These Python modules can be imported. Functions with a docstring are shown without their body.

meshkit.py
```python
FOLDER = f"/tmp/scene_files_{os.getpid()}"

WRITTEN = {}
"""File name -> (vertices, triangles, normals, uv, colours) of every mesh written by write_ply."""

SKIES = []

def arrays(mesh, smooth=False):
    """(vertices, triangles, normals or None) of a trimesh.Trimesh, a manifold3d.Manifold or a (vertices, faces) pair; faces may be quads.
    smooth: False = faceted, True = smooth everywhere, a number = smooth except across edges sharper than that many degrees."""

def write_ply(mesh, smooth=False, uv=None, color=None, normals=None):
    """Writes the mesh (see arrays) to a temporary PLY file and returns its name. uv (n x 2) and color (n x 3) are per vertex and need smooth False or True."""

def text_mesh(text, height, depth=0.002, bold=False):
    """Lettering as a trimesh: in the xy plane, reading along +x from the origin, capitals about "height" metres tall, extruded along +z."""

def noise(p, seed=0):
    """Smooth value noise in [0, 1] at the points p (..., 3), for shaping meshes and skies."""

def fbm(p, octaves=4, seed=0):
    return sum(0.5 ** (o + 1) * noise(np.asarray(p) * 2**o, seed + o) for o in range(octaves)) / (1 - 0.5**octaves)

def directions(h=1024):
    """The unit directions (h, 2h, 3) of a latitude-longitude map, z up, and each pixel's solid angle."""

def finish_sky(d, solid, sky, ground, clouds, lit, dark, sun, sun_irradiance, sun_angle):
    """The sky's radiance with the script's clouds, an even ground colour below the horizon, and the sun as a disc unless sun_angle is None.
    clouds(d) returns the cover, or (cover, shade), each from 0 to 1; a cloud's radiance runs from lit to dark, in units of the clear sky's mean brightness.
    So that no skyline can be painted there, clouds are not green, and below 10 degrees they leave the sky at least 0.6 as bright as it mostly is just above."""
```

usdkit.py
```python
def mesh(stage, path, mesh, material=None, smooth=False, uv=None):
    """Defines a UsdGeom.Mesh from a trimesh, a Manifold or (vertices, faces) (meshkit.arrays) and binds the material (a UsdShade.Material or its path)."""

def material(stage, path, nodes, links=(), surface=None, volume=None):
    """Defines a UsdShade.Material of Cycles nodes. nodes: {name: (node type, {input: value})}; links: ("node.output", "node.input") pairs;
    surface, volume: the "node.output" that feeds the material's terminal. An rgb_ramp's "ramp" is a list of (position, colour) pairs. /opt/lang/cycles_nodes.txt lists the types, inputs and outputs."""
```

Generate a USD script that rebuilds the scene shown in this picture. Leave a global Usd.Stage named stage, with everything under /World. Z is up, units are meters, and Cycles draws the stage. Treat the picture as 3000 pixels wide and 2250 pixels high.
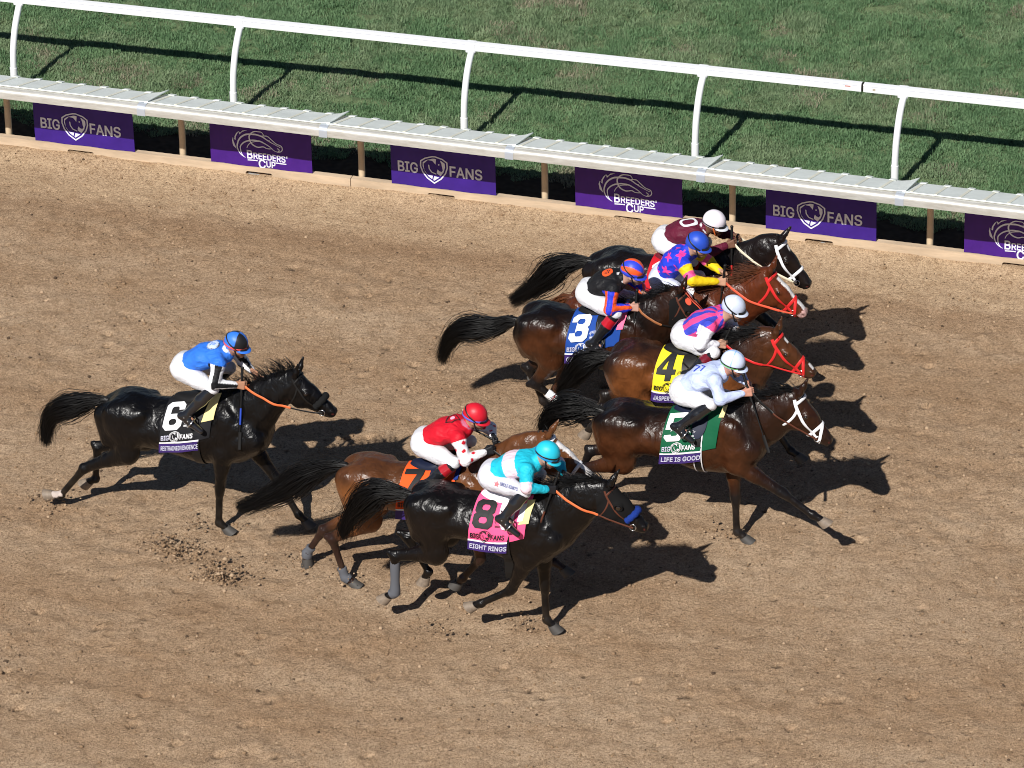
import math, random
import numpy as np, trimesh, usdkit, meshkit
from pxr import Usd, UsdGeom, UsdLux, UsdShade, Gf, Sdf, Vt
from scipy.ndimage import map_coordinates, gaussian_filter
from scipy.interpolate import RegularGridInterpolator
from shapely.geometry import Polygon, LineString, Point, box as sbox
from shapely.ops import unary_union
from shapely import affinity

stage = Usd.Stage.CreateInMemory()
UsdGeom.SetStageUpAxis(stage, UsdGeom.Tokens.z)
UsdGeom.SetStageMetersPerUnit(stage, 1.0)
UsdGeom.Xform.Define(stage, '/World')
UsdGeom.Scope.Define(stage, '/World/Looks')
rng = np.random.default_rng(7)

# ------------------------------------------------------------------ camera, sky, sun, exposure
ELEV, YAW, ROLL, DIST = math.radians(29), math.radians(17.3), math.radians(1.2), 55.0
EXPOSURE = 0.2
SUN_INTENSITY, SKY_STRENGTH = 1.25, 0.05
SUN_DIR = np.array([-0.18, -1.07, 1.0]); SUN_DIR = SUN_DIR / np.linalg.norm(SUN_DIR)      # towards the sun
fw = np.array([-math.sin(YAW) * math.cos(ELEV), math.cos(YAW) * math.cos(ELEV), -math.sin(ELEV)])
r0 = np.array([math.cos(YAW), math.sin(YAW), 0.0]); u0 = np.cross(r0, fw)
rt = r0 * math.cos(ROLL) - u0 * math.sin(ROLL); up = u0 * math.cos(ROLL) + r0 * math.sin(ROLL)
eye = -DIST * fw
cam = UsdGeom.Camera.Define(stage, '/World/camera')
cam.CreateHorizontalApertureAttr(36.0); cam.CreateVerticalApertureAttr(27.0)
cam.CreateFocalLengthAttr(194.24); cam.CreateClippingRangeAttr(Gf.Vec2f(0.5, 2000))
cam.CreateExposureAttr(EXPOSURE)
cam.AddTransformOp().Set(Gf.Matrix4d(*rt, 0, *up, 0, *(-fw), 0, *eye, 1))

sky = UsdLux.DomeLight.Define(stage, '/World/sky')
sky_mat = usdkit.material(stage, '/World/Looks/sky', {
    's': ('sky_texture', {'sky_type': 'single_scattering', 'sun_disc': False, 'sun_elevation': math.asin(SUN_DIR[2]), 'sun_rotation': math.atan2(SUN_DIR[0], SUN_DIR[1]), 'altitude': 20.0, 'air_density': 0.65, 'aerosol_density': 0.25}),
    'b': ('background_shader', {'strength': SKY_STRENGTH})}, [('s.color', 'b.color')], surface='b.background')
UsdShade.MaterialBindingAPI.Apply(sky.GetPrim()).Bind(sky_mat)
sky.GetPrim().SetCustomDataByKey('kind', 'structure'); sky.GetPrim().SetCustomDataByKey('label', 'clear blue midday sky above the racecourse')
sun = UsdLux.DistantLight.Define(stage, '/World/sun')
sun.CreateNormalizeAttr(True); sun.CreateIntensityAttr(SUN_INTENSITY); sun.CreateAngleAttr(0.5); sun.CreateColorAttr(Gf.Vec3f(1.0, 0.965, 0.915))
zx = SUN_DIR; xx = np.cross([0, 0, 1.0], zx); xx /= np.linalg.norm(xx); yx = np.cross(zx, xx)
sun.AddTransformOp().Set(Gf.Matrix4d(*xx, 0, *yx, 0, *zx, 0, *(zx * 60), 1))

# ------------------------------------------------------------------ small helpers
_used = {}
def numbered(path):
    n = _used.get(path, 0); _used[path] = n + 1
    return path if n == 0 else '%s_%03d' % (path, n)
def tag(p, label=None, cat=None, group=None, kind=None):
    p = p.GetPrim() if hasattr(p, 'GetPrim') else p
    for k, v in (('label', label), ('category', cat), ('group', group), ('kind', kind)):
        if v: p.SetCustomDataByKey(k, v)
    return p
def thing(name, label, cat, loc=(0, 0, 0), group=None, rotz=0.0):
    x = UsdGeom.Xform.Define(stage, numbered('/World/' + name))
    x.AddTranslateOp().Set(Gf.Vec3d(*map(float, loc)))
    if rotz: x.AddRotateZOp().Set(float(rotz))
    tag(x, label, cat, group); return x
def obj(name, mesh, mat, parent=None, smooth=False, cols=None, label=None):
    base = (str(parent.GetPath()) if parent is not None else '/World') + '/' + name
    m = usdkit.mesh(stage, numbered(base), mesh, mat, smooth=smooth)
    if cols is not None:
        pv = UsdGeom.PrimvarsAPI(m).CreatePrimvar('dye', Sdf.ValueTypeNames.Color3fArray, 'vertex')
        pv.Set(Vt.Vec3fArray.FromNumpy(np.asarray(cols, np.float32)))
    if label: tag(m, label)
    return m
_mats = {}
def pm(name, color, rough=0.5, spec=0.5, metal=0.0, bump=0.0, bscale=200.0, vary=0.0, vscale=3.0, coat=0.0, stretch=(1, 1, 1)):
    if name in _mats: return _mats[name]
    nodes = {'p': ('principled_bsdf', {'base_color': color, 'roughness': rough, 'specular_ior_level': spec, 'metallic': metal, 'coat_weight': coat, 'coat_roughness': 0.12})}
    links = []
    if bump or vary:
        nodes['t'] = ('texture_coordinate', {}); nodes['mp'] = ('mapping', {'scale': stretch}); links.append(('t.object', 'mp.vector'))
    if bump:
        nodes['n'] = ('noise_texture', {'scale': bscale, 'detail': 3.0}); nodes['b'] = ('bump', {'strength': bump, 'distance': 0.01})
        links += [('mp.vector', 'n.vector'), ('n.fac', 'b.height'), ('b.normal', 'p.normal')]
    if vary:
        lo = tuple(max(0, c * (1 - vary)) for c in color); hi = tuple(min(1, c * (1 + vary)) for c in color)
        nodes['vn'] = ('noise_texture', {'scale': vscale, 'detail': 6.0, 'roughness': 0.65}); nodes['vr'] = ('rgb_ramp', {'ramp': [(0.3, lo), (0.7, hi)]})
        links += [('mp.vector', 'vn.vector'), ('vn.fac', 'vr.fac'), ('vr.color', 'p.base_color')]
    _mats[name] = usdkit.material(stage, '/World/Looks/' + name, nodes, links, surface='p.BSDF'); return _mats[name]
def dyed(name, rough, spec=0.5, coat=0.0, coat_rough=0.15, bump=0.3, bscale=30.0, dist=0.01, fine=0.0, stretch=(1, 1, 1), vary=0.12, sheen=0.0, hair=None):
    nodes = {'a': ('attribute', {'attribute': 'dye'}), 't': ('texture_coordinate', {}), 'mp': ('mapping', {'scale': stretch}),
             'vn': ('noise_texture', {'scale': 14.0, 'detail': 4.0}), 'vr': ('rgb_ramp', {'ramp': [(0.3, (1 - vary,) * 3), (0.7, (1 + 0 * vary,) * 3)]}),
             'mx': ('mix_color', {'blend_type': 'multiply', 'fac': 1.0}),
             'n': ('noise_texture', {'scale': bscale, 'detail': 3.0, 'distortion': 0.6}), 'b': ('bump', {'strength': bump, 'distance': dist}),
             'mp2': ('mapping', {'scale': hair or (1, 1, 1)}), 'n2': ('noise_texture', {'scale': 260.0, 'detail': 2.0}), 'b2': ('bump', {'strength': fine, 'distance': 0.004}),
             'p': ('principled_bsdf', {'roughness': rough, 'specular_ior_level': spec, 'coat_weight': coat, 'coat_roughness': coat_rough, 'sheen_weight': sheen})}
    links = [('t.object', 'mp.vector'), ('mp.vector', 'n.vector'), ('t.object', 'vn.vector'), ('t.object', 'mp2.vector'), ('mp2.vector', 'n2.vector'), ('vn.fac', 'vr.fac'), ('a.color', 'mx.a'), ('vr.color', 'mx.b'), ('mx.result', 'p.base_color'),
             ('n.fac', 'b.height'), ('n2.fac', 'b2.height'), ('b.normal', 'b2.normal'), ('b2.normal', 'p.normal')]
    return usdkit.material(stage, '/World/Looks/' + name, nodes, links, surface='p.BSDF')
def bx(x0, x1, y0, y1, z0, z1, bev=0.0):
    if bev <= 0: return trimesh.creation.box(bounds=[(x0, y0, z0), (x1, y1, z1)])
    c = np.array([(x, y, z) for x in (x0, x1) for y in (y0, y1) for z in (z0, z1)]); m = c.mean(0); pts = []
    for k in range(3):
        e = np.full(3, bev); e[k] = 0; pts.append(c - np.sign(c - m) * e)
    return trimesh.convex.convex_hull(np.vstack(pts))
def tube(pts, radii, sides=8, flat=None, caps=True, refn=None):
    """A swept tube; flat=(a,b) makes an elliptical section of half-axes a (along refn x tangent) and b."""
    P = np.asarray(pts, float); n = len(P)
    R = np.full(n, radii) if np.ndim(radii) == 0 else np.asarray(radii, float)
    T = np.gradient(P, axis=0); T /= np.linalg.norm(T, axis=1, keepdims=True) + 1e-12
    V = []; a = np.linspace(0, 2 * np.pi, sides, endpoint=False)
    nrm = None
    for i in range(n):
        if refn is not None: nn = np.asarray(refn[i] if np.ndim(refn) == 2 else refn, float)
        elif nrm is None: nn = np.array([0, 1.0, 0.05]) if abs(T[i][1]) < 0.9 else np.array([1.0, 0, 0])
        else: nn = nrm
        nn = nn - T[i] * (nn @ T[i]); nn /= np.linalg.norm(nn) + 1e-12; nrm = nn
        bb = np.cross(T[i], nn)
        fa, fb = flat if flat else (1.0, 1.0)
        V.append(P[i] + R[i] * (np.cos(a)[:, None] * nn * fb + np.sin(a)[:, None] * bb * fa))
    V = np.vstack(V); F = []
    for i in range(n - 1):
        for j in range(sides):
            p, q = i * sides + j, i * sides + (j + 1) % sides
            F += [(p, q, q + sides), (p, q + sides, p + sides)]
    if caps:
        for i in (0, n - 1):
            b = i * sides
            for j in range(1, sides - 1): F.append((b, b + j + 1, b + j) if i == 0 else (b, b + j, b + j + 1))
    return V, np.array(F)
def strand_mesh(P, r0, r1):
    """Many tapering three-sided hairs at once; P is (hairs, points, 3)."""
    P = np.asarray(P, float); n, k, _ = P.shape; T = np.gradient(P, axis=1); T /= np.linalg.norm(T, axis=2, keepdims=True) + 1e-12
    a = np.cross(T, [0.05, 1.0, 0.1]); a /= np.linalg.norm(a, axis=2, keepdims=True) + 1e-9; b = np.cross(T, a); r = np.linspace(r0, r1, k)[None, :, None]
    V = np.stack([P + r * (math.cos(w) * a + math.sin(w) * b) for w in (0, 2.0944, 4.18879)], 2).reshape(-1, 3)
    i, j, s = np.meshgrid(np.arange(n), np.arange(k - 1), np.arange(3), indexing='ij'); p = (i * k + j) * 3 + s; q = (i * k + j) * 3 + (s + 1) % 3
    return V, np.vstack([np.c_[p.ravel(), q.ravel(), q.ravel() + 3], np.c_[p.ravel(), q.ravel() + 3, p.ravel() + 3]])
def cat(parts):
    V, F, o = [], [], 0
    for p in parts:
        if hasattr(p, 'vertices'): v, f = np.asarray(p.vertices), np.asarray(p.faces)
        else: v, f = p
        V.append(v); F.append(np.asarray(f) + o); o += len(v)
    return np.vstack(V), np.vstack(F)
def extrude_x(poly_yz, x0, x1):
    """poly_yz: closed outline (y,z), swept along x."""
    p = np.asarray(poly_yz, float); n = len(p)
    tri = trimesh.creation.triangulate_polygon(Polygon(p), engine='earcut')
    V = np.vstack([np.c_[np.full(n, x0), p], np.c_[np.full(n, x1), p]]); F = []
    for i in range(n):
        j = (i + 1) % n; F += [(i, j, j + n), (i, j + n, i + n)]
    tv, tf = tri; k = len(V)
    V = np.vstack([V, np.c_[np.full(len(tv), x0), tv], np.c_[np.full(len(tv), x1), tv]])
    F = np.vstack([F, tf + k, tf[:, ::-1] + k + len(tv)])
    m = trimesh.Trimesh(V, F, process=False); m.merge_vertices(); m.fix_normals(); return m
def spline(pts, n):
    P = np.asarray(pts, float); d = np.r_[0, np.cumsum(np.linalg.norm(np.diff(P, axis=0), axis=1))]
    from scipy.interpolate import PchipInterpolator
    return PchipInterpolator(d, P)(np.linspace(0, d[-1], n))
def flat_mesh(shape, depth=0.002):
    gs = [g for g in getattr(shape, 'geoms', [shape]) if g.geom_type == 'Polygon' and g.area > 1e-7]
    return trimesh.util.concatenate([trimesh.creation.extrude_polygon(g, depth, engine='earcut') for g in gs])
def text_shape_mesh(text, height, width=None, bold=True, depth=0.002):
    m = meshkit.text_mesh(text, height, depth, bold)
    m.apply_translation([-m.bounds[0][0], 0, 0])
    if width: m.apply_scale([width / m.extents[0], 1, 1])
    return m

# ------------------------------------------------------------------ signed-distance volumes and surface nets
def surface_nets(D, org, h):
    s = D < 0; nx, ny, nz = D.shape
    c = np.zeros((nx - 1, ny - 1, nz - 1), np.int8)
    for a in (0, 1):
        for b in (0, 1):
            for d in (0, 1): c += s[a:nx - 1 + a, b:ny - 1 + b, d:nz - 1 + d]
    I, J, K = np.nonzero((c > 0) & (c < 8))
    idx = np.full(c.shape, -1, np.int64); idx[I, J, K] = np.arange(len(I))
    acc = np.zeros((len(I), 3)); cnt = np.zeros(len(I))
    cor = [(0, 0, 0), (1, 0, 0), (0, 1, 0), (1, 1, 0), (0, 0, 1), (1, 0, 1), (0, 1, 1), (1, 1, 1)]
    val = [D[I + a, J + b, K + d].astype(float) for a, b, d in cor]
    for p in range(8):
        for q in range(p + 1, 8):
            if bin(p ^ q).count('1') != 1: continue
            m = (val[p] < 0) != (val[q] < 0)
            t = np.where(m, val[p] / np.where(m, val[p] - val[q], 1), 0)
            a, b = np.array(cor[p], float), np.array(cor[q], float)
            acc += m[:, None] * (a + t[:, None] * (b - a)); cnt += m
    V = np.c_[I, J, K] + acc / cnt[:, None]
    F = []
    for ax in range(3):
        u, w = [(1, 2), (2, 0), (0, 1)][ax]
        sl0 = [slice(1, -1)] * 3; sl0[ax] = slice(0, -1); sl1 = list(sl0); sl1[ax] = slice(1, None)
        a, b = s[tuple(sl0)], s[tuple(sl1)]
        g = np.argwhere(a != b); off = np.ones(3, int); off[ax] = 0; g0 = g + off
        flip = b[tuple(g.T)]
        e_u = np.zeros(3, int); e_u[u] = 1; e_w = np.zeros(3, int); e_w[w] = 1
        q = [idx[tuple((g0 - x).T)] for x in (e_u + e_w, e_w, 0 * e_u, e_u)]
        q = np.stack(q, 1); q[flip] = q[flip][:, ::-1]; F.append(q)
    F = np.vstack(F); F = F[(F >= 0).all(1)]
    T = np.vstack([F[:, [0, 1, 2]], F[:, [0, 2, 3]]])
    return V * h + org, T
def taubin(V, F, it=3, lam=0.5, mu=-0.52):
    from scipy.sparse import coo_matrix
    e = np.vstack([F[:, [0, 1]], F[:, [1, 2]], F[:, [2, 0]]]); n = len(V)
    A = coo_matrix((np.ones(2 * len(e)), (np.r_[e[:, 0], e[:, 1]], np.r_[e[:, 1], e[:, 0]])), (n, n)).tocsr(); A.data[:] = 1
    d = np.asarray(A.sum(1)).ravel(); d[d == 0] = 1
    for _ in range(it):
        for l in (lam, mu): V = V + l * ((A @ V) / d[:, None] - V)
    return V
class Vol:
    def __init__(self, lo, hi, h):
        self.h = h; self.o = np.array(lo, float); self.n = np.ceil((np.array(hi) - lo) / h).astype(int) + 1
        self.D = np.full(self.n, 0.4, np.float32)
        self.ax = [self.o[k] + h * np.arange(self.n[k]) for k in range(3)]
    def put(self, fn, lo, hi, k=0.02, sub=False):
        m = k + 2.5 * self.h
        i0 = np.clip(np.floor((np.array(lo) - m - self.o) / self.h).astype(int), 0, self.n); i1 = np.clip(np.ceil((np.array(hi) + m - self.o) / self.h).astype(int) + 1, 0, self.n)
        if (i1 <= i0).any(): return
        sl = tuple(slice(a, b) for a, b in zip(i0, i1))
        X, Y, Z = np.meshgrid(*[self.ax[q][sl[q]].astype(np.float32) for q in range(3)], indexing='ij', sparse=True)
        d = fn(X, Y, Z); a = self.D[sl]
        if sub: d = -d; hh = np.maximum(k - np.abs(a - d), 0) / k; self.D[sl] = np.maximum(a, d) + hh * hh * k / 4
        else: hh = np.maximum(k - np.abs(a - d), 0) / k; self.D[sl] = np.minimum(a, d) - hh * hh * k / 4
    def cone(self, a, b, r1, r2, k=0.02, ky=1.0, sub=False):
        a, b = np.asarray(a, float), np.asarray(b, float); ab = (b - a) * [1, ky, 1]; L = max(ab @ ab, 1e-9)
        def fn(X, Y, Z):
            px, py, pz = X - a[0], (Y - a[1]) * ky, Z - a[2]
            t = np.clip((px * ab[0] + py * ab[1] + pz * ab[2]) / L, 0, 1)
            return np.sqrt((px - t * ab[0]) ** 2 + (py - t * ab[1]) ** 2 + (pz - t * ab[2]) ** 2) - (r1 + t * (r2 - r1))
        r = max(r1, r2); self.put(fn, np.minimum(a, b) - r, np.maximum(a, b) + r, k, sub)
    def ell(self, c, rad, k=0.02, M=None, sub=False):
        """Ellipsoid; M's rows are its axes."""
        c, rad = np.asarray(c, float), np.asarray(rad, float); M = np.eye(3) if M is None else np.asarray(M)
        def fn(X, Y, Z):
            p = [X - c[0], Y - c[1], Z - c[2]]
            q = [(M[i, 0] * p[0] + M[i, 1] * p[1] + M[i, 2] * p[2]) / rad[i] for i in range(3)]
            l = np.sqrt(q[0] ** 2 + q[1] ** 2 + q[2] ** 2)
            g = np.sqrt((q[0] / rad[0]) ** 2 + (q[1] / rad[1]) ** 2 + (q[2] / rad[2]) ** 2) + 1e-6
            return l * (l - 1) / g
        e = np.sqrt(((M * rad[:, None]) ** 2).sum(0)); self.put(fn, c - e, c + e, k, sub)
    def at(self, P):
        P = np.asarray(P, float); q = ((P - self.o) / self.h).reshape(-1, 3).T
        return map_coordinates(self.D, q, order=1, mode='nearest').reshape(P.shape[:-1])
    def grad(self, P, e=0.012):
        P = np.asarray(P, float); g = np.stack([self.at(P + np.eye(3)[k] * e) - self.at(P - np.eye(3)[k] * e) for k in range(3)], -1)
        return g / (np.linalg.norm(g, axis=-1, keepdims=True) + 1e-9)
    def hit(self, P, d, far=0.6, step=0.006, outward=True):
        """outward: the last crossing from inside to outside going from P along d; else the first entry coming from P along d. Returns distances."""
        P = np.asarray(P, float); d = np.asarray(d, float); t = np.arange(0, far, step)
        S = self.at(P[..., None, :] + d[..., None, :] * t[:, None])
        if outward:
            ins = S < 0; last = ins.shape[-1] - 1 - np.argmax(ins[..., ::-1], -1); i = np.where(ins.any(-1), last, 0)
        else:
            ins = S < 0; i = np.where(ins.any(-1), np.maximum(np.argmax(ins, -1) - 1, 0), 0)
        j = np.minimum(i + 1, len(t) - 1)
        a = np.take_along_axis(S, i[..., None], -1)[..., 0]; b = np.take_along_axis(S, j[..., None], -1)[..., 0]
        f = np.clip(a / np.where(np.abs(a - b) < 1e-9, 1, a - b), 0, 1)
        return t[i] + f * step
    def mesh(self, it=2):
        V, F = surface_nets(self.D, self.o, self.h); return taubin(V, F, it), F

# ------------------------------------------------------------------ the ground
def axis_grid(lo, hi, step, far=260.0):
    a = np.arange(lo, hi + step / 2, step); g, d = [], step
    while (g[-1] if g else 0) < far: d *= 1.45; g.append((g[-1] if g else 0) + d)
    g = np.array(g); return np.r_[lo - g[::-1], a, a[-1] + g]
def sheet(xs, ys, Z):
    nx, ny = len(xs), len(ys); X, Y = np.meshgrid(xs, ys, indexing='ij')
    V = np.c_[X.ravel(), Y.ravel(), Z.ravel()]; i = (np.arange(nx - 1)[:, None] * ny + np.arange(ny - 1)[None]).ravel()
    return V, np.vstack([np.c_[i, i + ny, i + ny + 1], np.c_[i, i + ny + 1, i + 1]])
def fb(X, Y, s, o=4, seed=0): return meshkit.fbm(np.stack([X * s, Y * s, 0 * X + 3.3], -1), o, seed)

BOARD_Y = 3.60
xs = axis_grid(-9.2, 7.2, 0.029); ys = axis_grid(-8.4, 3.66, 0.029); ys = np.r_[ys[ys < 3.66], 3.66]
X, Y = np.meshgrid(xs, ys, indexing='ij')
near = (np.abs(X + 1) < 9) & (Y > -9)
Z = 0.05 * (fb(X, Y, 0.55, 3, 1) - 0.5) + 0.022 * (fb(X * 0.7, Y, 2.6, 3, 2) - 0.5) + 0.034 * (fb(X, Y, 7.0, 3, 3) - 0.5) + 0.020 * (fb(X, Y, 21.0, 2, 4) - 0.5)
churn = np.clip((fb(X * 0.8, Y, 0.8, 3, 9) - 0.45) * 4, 0, 1)
Z += churn * 0.070 * (fb(X, Y, 6.5, 3, 5) - 0.5)
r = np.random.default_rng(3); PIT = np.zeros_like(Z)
def dent(x, y, rx, ry, dep, ang, rim):
    i0, i1 = np.searchsorted(xs, [x - 0.35, x + 0.35]); j0, j1 = np.searchsorted(ys, [y - 0.35, y + 0.35])
    if i1 <= i0 or j1 <= j0: return
    dx, dy = X[i0:i1, j0:j1] - x, Y[i0:i1, j0:j1] - y; c, s = math.cos(ang), math.sin(ang)
    q = np.sqrt(((dx * c + dy * s) / rx) ** 2 + ((-dx * s + dy * c) / ry) ** 2)
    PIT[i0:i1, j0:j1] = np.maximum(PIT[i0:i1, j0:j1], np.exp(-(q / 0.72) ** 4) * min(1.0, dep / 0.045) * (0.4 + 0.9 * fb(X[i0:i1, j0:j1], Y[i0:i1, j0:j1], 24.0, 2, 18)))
    Z[i0:i1, j0:j1] += -dep * 0.75 * np.exp(-(q ** 2.6)) + rim * np.exp(-((q - 1.45) / 0.4) ** 2) * (0.35 + 1.3 * fb(X[i0:i1, j0:j1], Y[i0:i1, j0:j1], 13.0, 2, 8))
prints = []
for k in range(34):                                                       # hoof tracks of horses that have gone by
    x, y, st = r.uniform(-9, 6), r.uniform(-8.2, 2.6), r.uniform(0.9, 1.5)
    for q in range(r.integers(3, 9)):
        px, py = x + q * st + r.normal(0, 0.12), y + r.normal(0, 0.10)
        s = r.uniform(0.6, 1.15); prints.append((px, py)); dent(px, py, 0.050 * s, 0.042 * s, r.uniform(0.035, 0.09), r.normal(0, 0.4), r.uniform(0.002, 0.009))
for k in range(650):
    s = r.uniform(0.3, 0.9); dent(r.uniform(-9, 7), r.uniform(-8.2, 3.0), 0.042 * s, 0.026 * s, r.uniform(0.02, 0.06), r.uniform(0, 3), r.uniform(0.0, 0.010))
bank = np.exp(-((3.6 - Y).clip(0) / 0.22) ** 1.5)                          # dirt heaped against the board
Z = np.where(near, Z, 0) * (1 - 0.85 * np.exp(-((3.3 - Y) / 0.35) ** 2)) + bank * (0.062 + 0.085 * (fb(X, Y, 1.3, 4, 6) - 0.5))
Z += 0.008 * (fb(X * 0.10, Y, 5.0, 2, 15) - 0.5)
Z += np.where(Y > 2.4, 0.008 * (fb(X * 0.12, Y, 9.0, 3, 14) - 0.5), 0)
b1 = fb(X * 0.35, Y, 1.4, 4, 21); b2 = fb(X, Y, 4.0, 4, 22); b3 = fb(X * 0.16, Y, 6.0, 3, 23)
t = np.clip(0.42 + 1.7 * (b1 - 0.5) + 0.9 * (b2 - 0.5) + 0.9 * (fb(X * 0.10, Y, 5.0, 3, 24) - 0.5), 0, 1)[..., None]
C = np.array([0.305, 0.200, 0.119]) * (1 - t) + np.array([0.392, 0.282, 0.184]) * t
edge = np.clip((Y - 2.55) / 0.35, 0, 1)[..., None] * (0.35 + 0.65 * np.clip(1.7 * (b3 - 0.2), 0, 1))[..., None]
C = C * (1 - edge) + np.array([0.46, 0.335, 0.215]) * edge
lane = np.exp(-((Y - 2.45 - 0.10 * (b1 - 0.5)) / 0.16) ** 2)[..., None]
C = C * (1 - 0.5 * lane) + np.array([0.27, 0.175, 0.105]) * 0.5 * lane
pit_shade = np.clip(1.35 * PIT - 0.25, 0, 0.95)[..., None]                      # shade of the prints and dents, painted in as near-black colour
C = C * (1 - pit_shade) + np.array([0.045, 0.031, 0.022]) * pit_shade
dirt_mat = usdkit.material(stage, '/World/Looks/dirt', {
    'a': ('attribute', {'attribute': 'dye'}), 'g': ('geometry', {}),
    'n1': ('noise_texture', {'scale': 34.0, 'detail': 3.0, 'roughness': 0.7}), 'r1': ('rgb_ramp', {'ramp': [(0.30, (0.50, 0.47, 0.45)), (0.41, (0.84, 0.83, 0.82)), (0.52, (1.0, 1.0, 1.0)), (0.66, (1.18, 1.19, 1.21))]}),
    'n3': ('noise_texture', {'scale': 19.0, 'detail': 4.0, 'roughness': 0.75, 'distortion': 0.4}), 'r3': ('rgb_ramp', {'ramp': [(0.315, (0.16, 0.14, 0.13)), (0.375, (1.0, 1.0, 1.0))]}), 'm3': ('mix_color', {'blend_type': 'multiply', 'fac': 0.9}),
    'n4': ('noise_texture', {'scale': 5.5, 'detail': 5.0, 'roughness': 0.7}), 'r4': ('rgb_ramp', {'ramp': [(0.34, (0.84, 0.81, 0.78)), (0.50, (1.0, 1.0, 1.0)), (0.68, (1.06, 1.07, 1.08))]}), 'm4': ('mix_color', {'blend_type': 'multiply', 'fac': 1.0}),
    'n2': ('noise_texture', {'scale': 95.0, 'detail': 2.0, 'roughness': 0.6}), 'r2': ('rgb_ramp', {'ramp': [(0.36, (0.55, 0.53, 0.51)), (0.5, (1.0, 1.0, 1.0)), (0.64, (1.2, 1.2, 1.2))]}),
    'm1': ('mix_color', {'blend_type': 'multiply', 'fac': 1.0, 'use_clamp': False}), 'm2': ('mix_color', {'blend_type': 'multiply', 'fac': 1.0}),
    'b1': ('bump', {'strength': 0.6, 'distance': 0.022}), 'b2': ('bump', {'strength': 0.6, 'distance': 0.008}),
    'p': ('principled_bsdf', {'roughness': 0.95, 'specular_ior_level': 0.15})},
    [('g.position', 'n1.vector'), ('g.position', 'n2.vector'), ('n1.fac', 'r1.fac'), ('n2.fac', 'r2.fac'), ('a.color', 'm1.a'), ('r1.color', 'm1.b'), ('m1.result', 'm2.a'), ('r2.color', 'm2.b'), ('g.position', 'n3.vector'), ('n3.fac', 'r3.fac'), ('m2.result', 'm3.a'), ('r3.color', 'm3.b'), ('g.position', 'n4.vector'), ('n4.fac', 'r4.fac'), ('m3.result', 'm4.a'), ('r4.color', 'm4.b'), ('m4.result', 'p.base_color'),
     ('n1.fac', 'b1.height'), ('n2.fac', 'b2.height'), ('b1.normal', 'b2.normal'), ('b2.normal', 'p.normal')], surface='p.BSDF')
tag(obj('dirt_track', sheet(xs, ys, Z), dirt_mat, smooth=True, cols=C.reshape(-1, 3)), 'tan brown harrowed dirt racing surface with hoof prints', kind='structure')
dirt_z = RegularGridInterpolator((xs, ys), Z, bounds_error=False, fill_value=0.0)

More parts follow.
